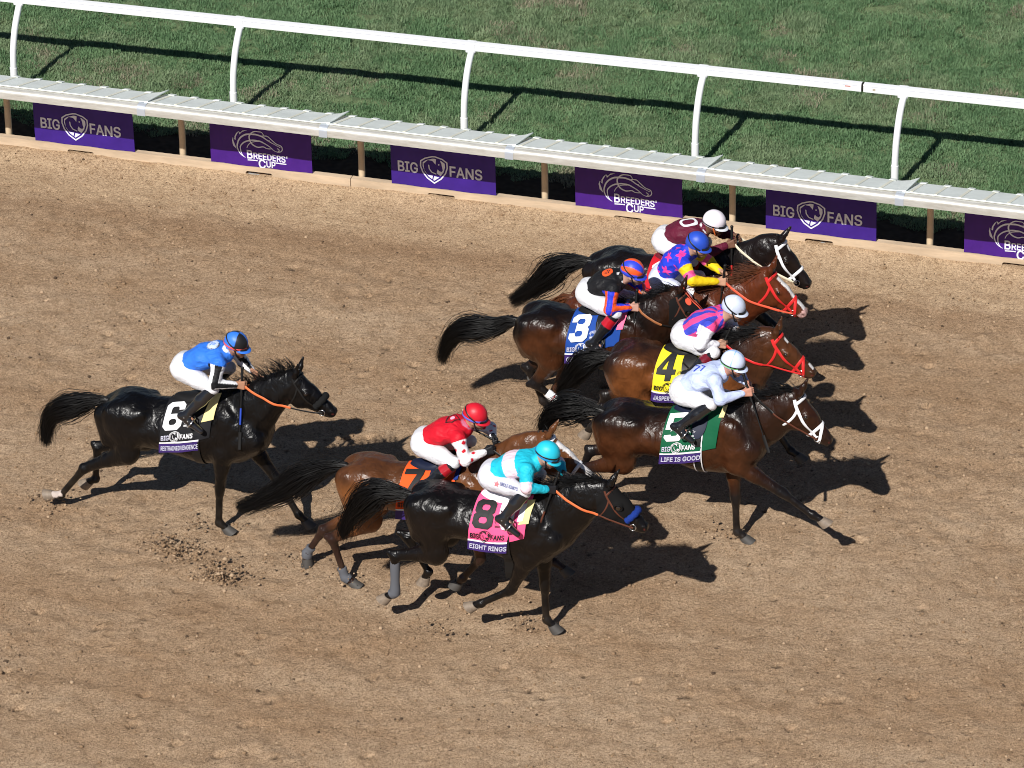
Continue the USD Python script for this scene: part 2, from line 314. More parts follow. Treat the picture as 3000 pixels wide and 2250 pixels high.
# loose crumbs of soil lying on the track: past counting
def lump(seed, flat=0.75):
    m = trimesh.creation.icosphere(subdivisions=1); v = m.vertices
    m.vertices = v * (0.65 + 0.7 * meshkit.noise(v * 1.7 + seed * 5.1, seed))[:, None] * [1, 1, flat]; return m
soil = [pm('soil_pale', (0.40, 0.285, 0.185), 0.95, 0.1), pm('soil_brown', (0.26, 0.172, 0.103), 0.95, 0.1), pm('soil_damp', (0.085, 0.057, 0.038), 0.95, 0.1)]
def scatter(name, protos, pos, ids, scale, label, rots=None):
    pi = UsdGeom.PointInstancer.Define(stage, '/World/' + name)
    rel = pi.CreatePrototypesRel()
    for k, (mesh, mat) in enumerate(protos):
        p = usdkit.mesh(stage, '/World/%s/piece_%03d' % (name, k), mesh, mat, smooth=True); rel.AddTarget(p.GetPath())
    n = len(pos)
    pi.CreatePositionsAttr(Vt.Vec3fArray.FromNumpy(pos.astype(np.float32))); pi.CreateProtoIndicesAttr(Vt.IntArray.FromNumpy(ids.astype(np.int32)))
    pi.CreateScalesAttr(Vt.Vec3fArray.FromNumpy(scale.astype(np.float32)))
    a = r.uniform(0, 2 * np.pi, n) if rots is None else rots
    pi.CreateOrientationsAttr(Vt.QuathArray([Gf.Quath(float(math.cos(x / 2)), 0, 0, float(math.sin(x / 2))) for x in a]))
    tag(pi, label, kind='stuff'); return pi
n = 34000
px, py = r.uniform(-9.2, 7, n), r.uniform(-8.3, 3.5, n)
keep = fb(px, py, 1.1, 3, 31) > r.uniform(0.15, 0.70, n); px, py = px[keep], py[keep]
extra = [(-2.15, -3.95, 0.17, 330), (-1.9, -4.1, 0.28, 110), (-1.55, -4.32, 0.13, 330), (-4.47, 0.7, 0.35, 40), (-4.05, 0.35, 0.25, 25), (-0.3, -0.57, 0.12, 40), (-1.3, -0.05, 0.22, 60), (-0.9, -0.34, 0.15, 40), (0.85, -4.2, 0.10, 90), (-5.4, -1.2, 0.5, 60), (-4.2, -5.5, 0.7, 90), (-3.0, -6.0, 0.7, 90)]
cl = [np.c_[r.normal(a, s, k), r.normal(b, s * 0.5, k)] for a, b, s, k in extra]
q = np.vstack([np.c_[px, py]] + cl); m0 = len(px)
sc = np.exp(r.normal(math.log(0.0060), 0.45, len(q))).clip(0.003, 0.020); ids = r.choice([0, 1, 2], len(q), p=[0.20, 0.74, 0.06]); ids[m0:] = r.choice([0, 1, 2], len(q) - m0, p=[0.22, 0.66, 0.12]); sc[m0:] *= 1.2
lift_ = np.zeros(len(q)); lift_[m0:m0 + 770] = np.abs(r.normal(0, 0.10, 770)) * (r.uniform(0, 1, 770) < 0.6)           # the spray thrown up behind the lone horse
fly = [(-2.0, -3.49, 60), (1.55, -4.42, 50), (2.9, -2.38, 40), (0.82, -4.7, 45), (-3.5, -3.5, 70), (-0.35, -4.12, 40), (-0.85, -3.9, 40)]
fq = np.vstack([np.c_[a + r.normal(-0.10, 0.13, k), b + r.normal(0, 0.07, k)] for a, b, k in fly]); fz = np.abs(r.normal(0, 0.09, len(fq)))
q = np.vstack([q, fq]); lift_ = np.r_[lift_, fz]; fs_ = np.exp(r.normal(math.log(0.007), 0.5, len(fq))).clip(0.003, 0.018); sc = np.r_[sc, fs_]; ids = np.r_[ids, r.choice([0, 1, 2], len(fq), p=[0.3, 0.6, 0.1])]
nd = 150; dq = np.c_[r.uniform(-9, 7, nd), r.uniform(-8.2, 2.8, nd)]; q = np.vstack([q, dq]); lift_ = np.r_[lift_, np.zeros(nd)]; sc = np.r_[sc, r.uniform(0.006, 0.014, nd)]; ids = np.r_[ids, np.full(nd, 3)]
long_ = lump(7, 0.5); long_.apply_scale([2.1, 0.8, 0.8])  # long dark lumps whose colour stands in for the shade in small pits
scatter('soil_crumbs', [(lump(k), soil[k]) for k in range(3)] + [(long_, pm('soil_pit_shade', (0.10, 0.068, 0.045), 0.95, 0.1))], np.c_[q, dirt_z(q) + sc * 0.3 + lift_], ids, np.repeat(sc[:, None], 3, 1), 'loose crumbs of soil lying on the dirt track and flung up behind the hooves')

# turf beyond the rail
ys2 = axis_grid(3.66, 11.4, 0.05); ys2 = np.r_[3.664, ys2[ys2 > 3.69]]; xs2 = axis_grid(-10.5, 6.8, 0.05)
X2, Y2 = np.meshgrid(xs2, ys2, indexing='ij')
def turf_height(x, y): return 0.085 * (fb(x, y, 1.8, 3, 41) - 0.5) + 0.125 * (fb(x, y * 1.15, 4.6, 3, 42) - 0.5)
nearT = (np.abs(X2 + 2) < 11) & (Y2 < 13)
Z2 = np.where(nearT, turf_height(X2, Y2) * np.clip((Y2 - 3.9) / 0.7, 0.1, 1), 0) + 0.008
g = np.clip((Y2 - 4.42 - 0.25 * (fb(X2, Y2, 1.5, 3, 43) - 0.5)) / 0.35, 0, 1)[..., None]
C2 = np.array([0.055, 0.042, 0.030]) * (1 - g) + np.array([0.15, 0.20, 0.10]) * g
turf_mat = dyed('turf_soil', 0.95, 0.1, bump=0.6, bscale=60.0, vary=0.5)
tag(obj('turf', sheet(xs2, ys2, Z2), turf_mat, smooth=True, cols=C2.reshape(-1, 3)), 'green turf course beyond the white rail', kind='structure')
def blades(seed, n, size=0.36):
    q = np.random.default_rng(seed); V, F, Cc = [], [], []
    for i in range(n):
        b = np.r_[q.uniform(-size / 2, size / 2, 2), 0.0]; L = q.uniform(0.028, 0.062); a = q.uniform(0, 2 * np.pi); lean = q.uniform(0.35, 1.45); w = q.uniform(0.0028, 0.0052)
        d = np.array([math.cos(a), math.sin(a), 0]); s = np.array([-d[1], d[0], 0]) * w
        m1 = b + d * L * 0.45 * math.sin(lean * 0.6) + [0, 0, L * 0.55 * math.cos(lean * 0.6)]; tip = m1 + d * L * 0.5 * math.sin(lean * 1.4) + [0, 0, L * 0.5 * math.cos(lean * 1.4)]
        o = len(V); V += [b - s, b + s, m1 - s * 0.8, m1 + s * 0.8, tip]; F += [(o, o + 1, o + 3), (o, o + 3, o + 2), (o + 2, o + 3, o + 4)]
    return np.array(V), np.array(F)
def leafy(name, lo, hi):
    return usdkit.material(stage, '/World/Looks/' + name, {'g': ('geometry', {}), 'n': ('noise_texture', {'scale': 3.2, 'detail': 4.0, 'roughness': 0.65}), 'oi': ('geometry', {}),
        'r': ('rgb_ramp', {'ramp': [(0.34, lo), (0.66, hi)]}), 'h': ('hsv', {'hue': 0.5, 'saturation': 1.0, 'fac': 1.0}), 'mr': ('map_range', {'from_min': 0.0, 'from_max': 1.0, 'to_min': 0.62, 'to_max': 1.35}),
        'p': ('principled_bsdf', {'roughness': 0.6, 'specular_ior_level': 0.3}), 'tr': ('translucent_bsdf', {}), 'mx': ('mix_closure', {'fac': 0.35})},
        [('g.position', 'n.vector'), ('n.fac', 'r.fac'), ('r.color', 'h.color'), ('oi.random_per_island', 'mr.value'), ('mr.result', 'h.value'), ('h.color', 'p.base_color'), ('h.color', 'tr.color'), ('p.BSDF', 'mx.closure1'), ('tr.BSDF', 'mx.closure2')], surface='mx.closure')
gm = [leafy('grass_green', (0.19, 0.36, 0.165), (0.33, 0.53, 0.26)), leafy('grass_olive', (0.27, 0.42, 0.21), (0.44, 0.58, 0.32)), leafy('grass_straw', (0.42, 0.41, 0.27), (0.62, 0.57, 0.40))]
gx, gy = np.meshgrid(np.arange(-10.2, 6.6, 0.21), np.arange(4.52, 11.2, 0.21), indexing='ij'); gx, gy = gx.ravel() + r.uniform(-.1, .1, gx.size), gy.ravel() + r.uniform(-.1, .1, gx.size)
# keep what the lens and a step to the side can see
vis = (gx > -10.2 + 0.12 * (gy - 4)) & (gy < 8.2 + 0.255 * (gx + 9.5) + 0.8)
gx, gy = gx[vis], gy[vis]
tone = fb(gx, gy, 1.6, 3, 51) + r.normal(0, 0.05, len(gx))
ids = np.where(tone < 0.53, r.choice([0, 1], len(gx)), np.where(tone < 0.66, r.choice([2, 3], len(gx)), r.choice([2, 4], len(gx))))
edgey = gy < 4.62; ids = np.where(edgey & (r.uniform(0, 1, len(gx)) < 0.35), 4, ids)
tuft = [(blades(1, 560), gm[0]), (blades(2, 560), gm[0]), (blades(3, 560), gm[1]), (blades(4, 560), gm[1]), (blades(5, 360), gm[2])]
hs = 0.65 + 0.8 * fb(gx, gy, 3.1, 2, 52) + r.normal(0, 0.08, len(gx))
sc = np.c_[np.ones(len(gx)), np.ones(len(gx)), hs]
scatter('grass', tuft, np.c_[gx, gy, turf_height(gx, gy) * np.clip((gy - 3.9) / 0.7, 0.1, 1)], ids, sc, 'short green turf grass with straw coloured tips beyond the rails')

# ------------------------------------------------------------------ the dirt track's inner rail: base board, posts, front rail, sloping cover
tan_paint = pm('tan_board_paint', (0.50, 0.385, 0.27), 0.75, 0.3, bump=0.3, bscale=18.0, vary=0.22, vscale=5.0, stretch=(0.35, 1, 2))
post_paint = pm('tan_post_paint', (0.55, 0.43, 0.29), 0.55, 0.4, vary=0.12, vscale=8.0)
alu = usdkit.material(stage, '/World/Looks/weathered_rail', {'t': ('texture_coordinate', {}), 'mp': ('mapping', {'scale': (0.6, 3, 3)}), 'n': ('noise_texture', {'scale': 7.0, 'detail': 6.0, 'roughness': 0.7}), 'r': ('rgb_ramp', {'ramp': [(0.3, (0.44, 0.42, 0.37)), (0.65, (0.62, 0.61, 0.57))]}),
    'p': ('principled_bsdf', {'roughness': 0.38, 'specular_ior_level': 0.6, 'metallic': 0.25})}, [('t.object', 'mp.vector'), ('mp.vector', 'n.vector'), ('n.fac', 'r.fac'), ('r.color', 'p.base_color')], surface='p.BSDF')
cover_mat = pm('cover_panel', (0.80, 0.84, 0.80), 0.5, 0.4, vary=0.10, vscale=3.0)
rib_mat = pm('cover_rib', (0.84, 0.82, 0.68), 0.55, 0.4, vary=0.08)
strap_mat = pm('joint_sleeve', (0.50, 0.54, 0.60), 0.4, 0.5, metal=0.3)
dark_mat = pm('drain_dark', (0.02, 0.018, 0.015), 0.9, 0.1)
grey_mat = pm('drain_concrete', (0.36, 0.36, 0.35), 0.9, 0.2, bump=0.3, bscale=60)

bd = thing('base_board', 'long tan board at the foot of the dirt track rail, pierced by drain slots', 'board', (0, BOARD_Y, 0))
slots = [-7.97, -5.93, -3.90, -1.86, 0.19, 2.25, 4.34, 6.4]
bxs = [-11.0, -6.95, -2.87, 1.20, 5.30, 9.4]
for k in range(5):
    a, b = bxs[k] + 0.004, bxs[k + 1] - 0.004
    face = sbox(a, -0.05, b, 0.155)
    for s in slots:
        if a < s < b: face = face.difference(LineString([(s - 0.125, 0.072), (s + 0.125, 0.072)]).buffer(0.027))
    m = trimesh.creation.extrude_polygon(face, 0.075, engine='earcut'); m.apply_transform(trimesh.transformations.rotation_matrix(math.pi / 2, [1, 0, 0])); m.apply_translation([0, 0.075, 0])
    obj('plank', m, tan_paint, bd)
for s in slots:
    obj('drain_floor', bx(s - 0.16, s + 0.16, 0.02, 0.30, -0.04, 0.056), grey_mat, bd)
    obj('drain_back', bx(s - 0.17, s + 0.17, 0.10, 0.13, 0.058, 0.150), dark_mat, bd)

JT = [-8.98, -6.95, -4.92, -2.90, -0.874, 1.175, 3.26, 5.33, 7.4]
RY, RZ = 2.90, 1.05
rail = thing('dirt_rail', 'grey inner rail of the dirt track with sloping pale ribbed cover and tan gooseneck posts', 'rail', (0, 0, 0))
prof = [(RY - 0.035, RZ - 0.048), (RY + 0.06, RZ - 0.048), (RY + 0.06, RZ + 0.055)] + [(RY + 0.01 - 0.045 * math.sin(t), RZ + 0.01 + 0.045 * math.cos(t)) for t in np.linspace(0, math.pi / 2, 7)]
CA, CB = np.array([RY + 0.045, RZ + 0.062]), np.array([3.56, 0.905])
ct = (CB - CA) / np.linalg.norm(CB - CA); cn = np.array([-ct[1], ct[0]])
def slab(s0, s1, n0, n1): return [CA + ct * s0 + cn * n0, CA + ct * s1 + cn * n0, CA + ct * s1 + cn * n1, CA + ct * s0 + cn * n1]
CL = np.linalg.norm(CB - CA)
for k in range(len(JT) - 1):
    a, b = JT[k], JT[k + 1]
    obj('front_rail', extrude_x(prof, a + 0.002, b - 0.002), alu, rail, smooth=30)
    big = [(RY + (y - RY) * 1.12, RZ + (z - RZ) * 1.12) for y, z in prof]
    obj('joint_sleeve', extrude_x(big, a - 0.045, a + 0.045), strap_mat, rail, smooth=30)
    # a cover panel whose far end bows up and laps over the next one
    ns = 24; u = np.linspace(a + 0.012, b + 0.05, ns); lift = 0.004 + 0.055 * np.clip((u - (b - 0.16)) / 0.21, 0, 1) ** 2
    V, F = [], []
    for i in range(ns):
        for s, nn in ((0, 0), (CL, 0), (CL, 0.010), (0, 0.010)):
            bow = lift[i] * (0.2 + 0.8 * s / CL)
            p = CA + ct * s + cn * (nn + bow); V.append((u[i], p[0], p[1]))
    for i in range(ns - 1):
        for j in range(4):
            p, q2 = i * 4 + j, i * 4 + (j + 1) % 4; F += [(p, q2, q2 + 4), (p, q2 + 4, p + 4)]
    F += [(0, 2, 1), (0, 3, 2), (ns * 4 - 4, ns * 4 - 3, ns * 4 - 2), (ns * 4 - 4, ns * 4 - 2, ns * 4 - 1)]
    mm = trimesh.Trimesh(np.array(V), np.array(F), process=False); mm.fix_normals()
    panel = obj('cover_panel', mm, cover_mat, rail)
    for q3 in range(8):
        c = a + 0.10 + 0.252 * q3; 
        if c > b - 0.06: break
        bow = 0.004 + 0.055 * max(0, min(1, (c - (b - 0.16)) / 0.21)) ** 2
        P = [CA + ct * s + cn * (w + bow * (0.2 + 0.8 * s / CL)) for s, w in ((0.02, 0.0105), (CL + 0.022, 0.0105), (CL + 0.022, 0.014), (0.02, 0.014))]
        obj('rib', extrude_x(P, c - 0.016, c + 0.016), rib_mat, panel)
        if CL: obj('rib_tab', extrude_x([CA + ct * s + cn * w for s, w in ((CL - 0.06, 0.0145 + bow), (CL + 0.028, 0.0145 + bow), (CL + 0.028, 0.019 + bow), (CL - 0.06, 0.019 + bow))], c - 0.035, c + 0.035), cover_mat, panel)
for x in [-8.85, -6.80, -4.80, -2.78, -0.75, 1.29, 3.40, 5.45]:
    path = spline([(x, 3.72, 0.0), (x, 3.72, 0.45), (x, 3.70, 0.62), (x, 3.58, 0.80), (x, 3.34, 0.93), (x, 3.00, 1.02)], 26)
    po = obj('post', tube(path, 0.036, 12), post_paint, rail, smooth=40)
    obj('post_cap', bx(x - 0.05, x + 0.05, 2.955, 3.10, 1.035, 1.055), alu, rail)

# ------------------------------------------------------------------ banners under the cover
purple = pm('banner_purple', (0.038, 0.012, 0.195), 0.5, 0.3, vary=0.16, vscale=4.0)
violet = pm('banner_violet', (0.052, 0.010, 0.185), 0.5, 0.3, vary=0.16, vscale=4.0)
white_ink = pm('white_ink', (0.74, 0.76, 0.86), 0.5, 0.4)
def horse_shield(h):
    """The crest of the fan sign: a shield with a horse's head and neck inside, h tall, centred."""
    sh = Polygon([(-0.46, 0.30), (-0.30, 0.42), (-0.05, 0.50), (0.05, 0.50), (0.30, 0.42), (0.46, 0.30), (0.47, 0.10), (0.40, -0.12), (0.24, -0.34), (0.0, -0.52), (-0.24, -0.34), (-0.40, -0.12), (-0.47, 0.10)]).buffer(0.02)
    rim = sh.difference(sh.buffer(-0.045)); inner = sh.buffer(-0.10)
    horse = Polygon([(-0.36, 0.20), (-0.20, 0.36), (-0.04, 0.33), (0.06, 0.20), (0.08, 0.36), (0.10, 0.50), (0.15, 0.40), (0.21, 0.46), (0.22, 0.36), (0.27, 0.22), (0.29, 0.08), (0.31, 0.0), (0.26, -0.07), (0.18, -0.04), (0.13, 0.02), (0.10, -0.06), (0.10, -0.14), (0.24, -0.24), (0.34, -0.22), (0.20, -0.29), (-0.05, -0.24), (-0.22, -0.22), (-0.34, -0.04)])
    line = LineString([(-0.18, 0.16), (-0.16, 0.02), (-0.08, -0.10), (0.06, -0.16)]).buffer(0.018); eye_ = Point(0.17, 0.20).buffer(0.025)
    cut = LineString([(-0.02, -0.24), (-0.07, -0.46)]).buffer(0.022)
    fill = inner.difference(horse).difference(cut)
    return affinity.scale(unary_union([rim, fill, line, eye_]), h, h, origin=(0, 0))
def curve(pts, w, n=24): return LineString(spline(pts, n)).buffer(w)
def taper(pts, w0, w1, n=24):
    P = spline(pts, n); return unary_union([LineString(P[i:i + 2]).buffer(w0 + (w1 - w0) * math.sin(math.pi * i / (n - 2))) for i in range(n - 1)])
def racing_swirl():
    """The line drawing of a running horse's head with a swept mane, 1 wide and about 0.8 tall."""
    q = lambda *p: [((x - 545) / 1000.0, (880 + (x - 120) * 0.116 - y) / 1000.0 - 0.16) for x, y in p]
    return unary_union([taper(q((795, 785), (690, 690), (645, 560), (670, 450), (745, 350), (870, 300), (1000, 308), (1130, 350), (1230, 420), (1340, 490), (1470, 560)), 0.005, 0.016, 40), taper(q((770, 768), (714, 660), (708, 570), (760, 490), (860, 440), (980, 430), (1100, 455), (1200, 510), (1290, 570), (1380, 650), (1430, 670)), 0.005, 0.014, 40),
        taper(q((1175, 325), (1130, 262), (1025, 245), (935, 280), (892, 360), (912, 460), (975, 540), (1060, 580), (1160, 570), (1230, 606), (1335, 605)), 0.006, 0.013, 40), curve(q((840, 580), (880, 510), (960, 465), (1070, 460)), 0.007), curve(q((1130, 350), (1235, 345), (1330, 420), (1420, 500), (1525, 555), (1540, 610), (1510, 660), (1435, 672)), 0.009, 40), curve(q((1190, 380), (1240, 430), (1290, 440)), 0.007), curve(q((1440, 600), (1475, 635), (1460, 660)), 0.008), Point(q((1490, 570))[0]).buffer(0.012),
        Polygon(q((628, 608), (565, 545), (545, 440), (562, 368), (572, 440), (600, 520))), Polygon(q((566, 380), (618, 428), (628, 350), (690, 236), (640, 280), (600, 350), (598, 400))), Polygon(q((686, 236), (704, 306), (760, 250), (860, 216), (770, 222), (720, 270)))])
def banner(x0, x1, words, label, grp=None):
    w = x1 - x0; t = thing('banner', label, 'banner', (x0, BOARD_Y + 0.002, 0.158), grp)
    H = 0.72
    V, F = sheet(np.linspace(0, w, 25), np.linspace(0, H, 13), np.zeros((25, 13)))
    wob = 0.012 * np.sin(V[:, 0] * 5 + x0) * (V[:, 1] / H) + 0.004 * np.sin(V[:, 0] * 13)
    P = lambda x, z, o: np.c_[x, (0.004 - o) + 0.012 * np.sin(x * 5 + x0) * (z / H) + 0.006 * np.sin(x * 13) - 0.02 * z, z]
    f = P(V[:, 0], V[:, 1], 0.0); b = P(V[:, 0], V[:, 1], -0.006)
    obj('vinyl_sheet', cat([(f, F), (b, F[:, ::-1])]), purple if words == 'fans' else violet, t)
    def put(m, x, z, name):
        v, ff = np.asarray(m.vertices), np.asarray(m.faces); q = P(x + v[:, 0], z + v[:, 1], 0.0025 + v[:, 2]); obj(name, (q, ff), white_ink, t)
    k = w / 1.15
    if words == 'fans':
        put(text_shape_mesh('BIG', 0.118, 0.225 * k), 0.075 * k, 0.165, 'lettering'); put(text_shape_mesh('FANS', 0.118, 0.36 * k), 0.645 * k, 0.165, 'lettering')
        put(flat_mesh(horse_shield(0.31)), 0.475 * k, 0.225, 'crest')
    else:
        ox = 0.42 * k; put(text_shape_mesh('B', 0.098, 0.062 * k), ox, 0.098, 'lettering'); put(text_shape_mesh('REEDERS', 0.074, 0.365 * k), ox + 0.072 * k, 0.098, 'lettering')
        put(flat_mesh(sbox(0, 0, 0.011, 0.03)), ox + 0.447 * k, 0.150, 'apostrophe'); put(text_shape_mesh('C', 0.098, 0.078 * k), ox + 0.125 * k, -0.006, 'lettering'); put(text_shape_mesh('UP', 0.072, 0.105 * k), ox + 0.212 * k, 0.012, 'lettering')
        put(flat_mesh(sbox(0, 0, 0.110 * k, 0.012)), ox + 0.005, 0.072, 'rule'); put(flat_mesh(sbox(0, 0, 0.125 * k, 0.012)), ox + 0.318 * k, 0.072, 'rule')
        put(flat_mesh(affinity.scale(racing_swirl(), 0.575 * k, 0.575, origin=(0, 0))), ox - 0.165 * k, 0.098, 'emblem')
    return t
banner(-6.45, -5.31, 'fans', 'purple BIG FANS banner at the far left of the dirt rail')
banner(-4.44, -3.30, 'cup', 'violet BREEDERS CUP banner left of centre, second banner from the left')
banner(-2.41, -1.256, 'fans', 'purple BIG FANS banner at the middle of the rail, third banner from the left')
banner(-0.383, 0.779, 'cup', 'violet BREEDERS CUP banner right of centre, fourth banner from the left')
banner(1.678, 2.855, 'fans', 'purple BIG FANS banner above the head of the horse on the rail')
banner(3.785, 4.95, 'cup', 'violet BREEDERS CUP banner cut by the right edge of the picture')

# ------------------------------------------------------------------ the white turf rail
white_paint = pm('white_rail_paint', (0.80, 0.81, 0.82), 0.35, 0.5)
groove = pm('rail_groove', (0.30, 0.32, 0.40), 0.6, 0.3)
tr = thing('turf_rail', 'white aluminium turf rail on curved gooseneck posts above the grass', 'rail', (0, 0, 0))
wy = lambda x: 5.27 + 0.018 * (x + 2); wb = lambda x: 4.95 + 0.012 * (x + 2)
WZ = 1.05
wp = [-9.75, -7.19, -4.64, -2.02, 0.547, 2.722, 5.30, 7.9]
cuts = sorted(wp[1:-1] + [2.287]); ends = [-12.0] + cuts + [10.0]
hw, hh = 0.041, 0.043
sec = [(-hw, -hh), (hw, -hh), (hw, hh * 0.6), (hw * 0.7, hh), (-hw * 0.75, hh), (-hw, hh * 0.72), (-hw, hh * 0.60), (-hw + 0.006, hh * 0.58), (-hw + 0.006, hh * 0.44), (-hw, hh * 0.42)]
for k in range(len(ends) - 1):
    a, b = ends[k], ends[k + 1]; gap = 0.012 if abs(b - 2.287) < 0.01 or abs(a - 2.287) < 0.01 else 0.004
    m = extrude_x(sec, a + gap, b - gap); v = m.vertices.copy(); v[:, 1] += wy(v[:, 0]); v[:, 2] += WZ; m.vertices = v
    seg = obj('rail_section', m, white_paint, tr)
    mg = bx(a + 0.05, b - 0.05, -hw + 0.0052, -hw + 0.008, hh * 0.45, hh * 0.57); v = mg.vertices.copy(); v[:, 1] += wy(v[:, 0]); v[:, 2] += WZ; mg.vertices = v
    obj('groove_line', mg, groove, seg)
sj = bx(2.287 - 0.013, 2.287 + 0.013, wy(2.287) - 0.035, wy(2.287) + 0.03, WZ - 0.04, WZ + 0.04); obj('splice', sj, dark_mat, tr)
obj('scuff', bx(2.10, 2.16, wy(2.13) - hw - 0.0015, wy(2.13) - hw - 0.0005, WZ + 0.0, WZ + 0.014), pm('scuff_red', (0.55, 0.22, 0.18), 0.7), tr)
obj('scuff', bx(2.40, 2.43, wy(2.42) - hw - 0.0015, wy(2.42) - hw - 0.0005, WZ - 0.02, WZ + 0.006), pm('scuff_tan', (0.42, 0.36, 0.28), 0.7), tr)
for x in wp:
    y0, y1 = wb(x), wy(x)
    pth = spline([(x, y0, -0.05), (x, y0, 0.28), (x + 0.002, y0 + 0.015, 0.50), (x + 0.005, y0 + 0.09, 0.74), (x + 0.01, y0 + 0.20, 0.92), (x + 0.012, y1 - 0.02, 1.0)], 26)
    p = obj('post', tube(pth, 0.036, 14), white_paint, tr, smooth=40)
    obj('foot_sleeve', tube([(x, y0, -0.05), (x, y0, 0.34)], 0.041, 14), white_paint, p, smooth=40)
    obj('bracket', bx(x - 0.055, x + 0.055, y1 - hw - 0.004, y1 + hw + 0.004, WZ - hh - 0.03, WZ + hh + 0.003, 0.008), white_paint, p)

# ------------------------------------------------------------------ horses
coat_mat = dyed('horse_coat', 0.305, 0.29, coat=0.0, hair=(0.22, 1.0, 0.8), bump=0.7, bscale=13.0, dist=0.026, fine=0.20, stretch=(1.0, 1.0, 0.5), vary=0.35)
hair_mats = {k: pm('hair_' + k, c, 0.45, 0.3, bump=0.0) for k, c in {'black': (0.0055, 0.005, 0.005), 'brown': (0.030, 0.016, 0.010), 'chestnut': (0.13, 0.042, 0.016)}.items()}
hoof_mat = pm('hoof_horn', (0.20, 0.155, 0.115), 0.6, 0.4, vary=0.3, vscale=30); hoof_dark = pm('hoof_dark', (0.06, 0.055, 0.05), 0.6, 0.4)
eye_mat = pm('horse_eye', (0.012, 0.007, 0.004), 0.08, 0.6, coat=1.0)
leather = {k: pm('tack_' + k, c, ro, 0.25) for k, (c, ro) in {'white': ((0.80, 0.81, 0.84), 0.45), 'red': ((0.62, 0.025, 0.025), 0.45), 'black': ((0.010, 0.0095, 0.0095), 0.45), 'brown': ((0.10, 0.032, 0.018), 0.45), 'orange': ((0.70, 0.155, 0.05), 0.6),
    'coral': ((0.78, 0.11, 0.055), 0.55), 'tan': ((0.30, 0.11, 0.04), 0.5), 'cream': ((0.72, 0.66, 0.50), 0.6), 'blue': ((0.012, 0.035, 0.20), 0.9), 'yellow': ((0.78, 0.66, 0.30), 0.8), 'pink': ((0.85, 0.16, 0.30), 0.7), 'navy': ((0.007, 0.011, 0.032), 0.55), 'maroon': ((0.13, 0.012, 0.02), 0.5),
    'grey': ((0.10, 0.105, 0.12), 0.7), 'fleece': ((0.008, 0.008, 0.008), 0.95)}.items()}
steel = pm('steel', (0.62, 0.62, 0.62), 0.22, 0.5, metal=1.0)
cloth_m = {k: pm('cloth_' + k, c, 0.7, 0.15, bump=0.35, bscale=22.0) for k, c in {'red': (0.48, 0.012, 0.022), 'white': (0.80, 0.80, 0.80), 'blue': (0.014, 0.062, 0.30), 'yellow': (0.82, 0.68, 0.03), 'green': (0.006, 0.095, 0.042), 'black': (0.012, 0.012, 0.014), 'orange': (0.85, 0.10, 0.018), 'pink': (0.86, 0.10, 0.25)}.items()}
band_m = pm('name_band', (0.045, 0.022, 0.145), 0.6, 0.3); ink_w = pm('print_white', (0.80, 0.80, 0.82), 0.6, 0.3); ink_k = pm('print_black', (0.012, 0.012, 0.013), 0.6, 0.3); ink_lg = pm('print_lilac', (0.58, 0.58, 0.72), 0.6, 0.3)

A3 = np.array
def v3(p, y=0.0): return A3([p[0], y, p[1]])
NUM = {'1': None}
def digit(n, h, wide=0.70):
    """Bold blocky saddle-cloth numerals with cut corners."""
    w, s = wide * h, 0.21 * h; c = 0.13 * h
    def ring(x0, y0, x1, y1): 
        o = Polygon([(x0 + c, y0), (x1 - c, y0), (x1, y0 + c), (x1, y1 - c), (x1 - c, y1), (x0 + c, y1), (x0, y1 - c), (x0, y0 + c)])
        k = c * 0.45; a, b, p, q = x0 + s, y0 + s * 0.85, x1 - s, y1 - s * 0.85
        return o, Polygon([(a + k, b), (p - k, b), (p, b + k), (p, q - k), (p - k, q), (a + k, q), (a, q - k), (a, b + k)])
    O, I = ring(0, 0, w, h)
    if n == 0: return O.difference(I)
    if n == 1: return Polygon([(0.25 * w, 0), (0.72 * w, 0), (0.72 * w, h), (0.40 * w, h), (0.08 * w, 0.80 * h), (0.08 * w, 0.70 * h), (0.25 * w, 0.74 * h)])
    o2, i2 = ring(0, 0, w, 0.56 * h); o3, i3 = ring(0, 0.44 * h, w, h); 
    if n == 8: return unary_union([o2.difference(i2), o3.difference(i3)])
    if n == 3: return unary_union([o2.difference(i2), o3.difference(i3)]).difference(sbox(-1, 0.30 * h, s * 0.98, 0.70 * h)).union(sbox(0.3 * w, 0.43 * h, 0.8 * w, 0.57 * h))
    if n == 6: return unary_union([o2.difference(i2), O.difference(I).difference(sbox(w - s - 0.01, 0.3 * h, w + 1, 0.70 * h)), ])
    if n == 5: return unary_union([o2.difference(i2).difference(sbox(-1, 0.22 * h, s, 0.56 * h)), sbox(0, 0.40 * h, s, h), sbox(0, h - s * 0.9, w * 0.95, h), sbox(0, 0.42 * h, w * 0.8, 0.56 * h)])
    if n == 7: return Polygon([(0.22 * w, 0), (0.58 * w, 0), (w, 0.80 * h), (w, h), (0, h), (0, 0.80 * h), (0.66 * w, 0.80 * h)])
    if n == 4: return Polygon([(0.50 * w, 0), (0.82 * w, 0), (0.82 * w, 0.22 * h), (w, 0.22 * h), (w, 0.40 * h), (0.82 * w, 0.40 * h), (0.82 * w, h), (0.50 * w, h), (0, 0.42 * h), (0, 0.22 * h), (0.50 * w, 0.22 * h)]).difference(Polygon([(0.26 * w, 0.40 * h), (0.50 * w, 0.40 * h), (0.50 * w, 0.74 * h)]))
    if n == 2: return unary_union([o3.difference(i3).difference(sbox(-1, 0.44 * h, s * 0.98, 0.72 * h)), Polygon([(0, 0), (w, 0), (w, s * 0.9), (0.52 * w, s * 0.9), (w, 0.52 * h), (w - s, 0.58 * h), (0, 0.24 * h)])])

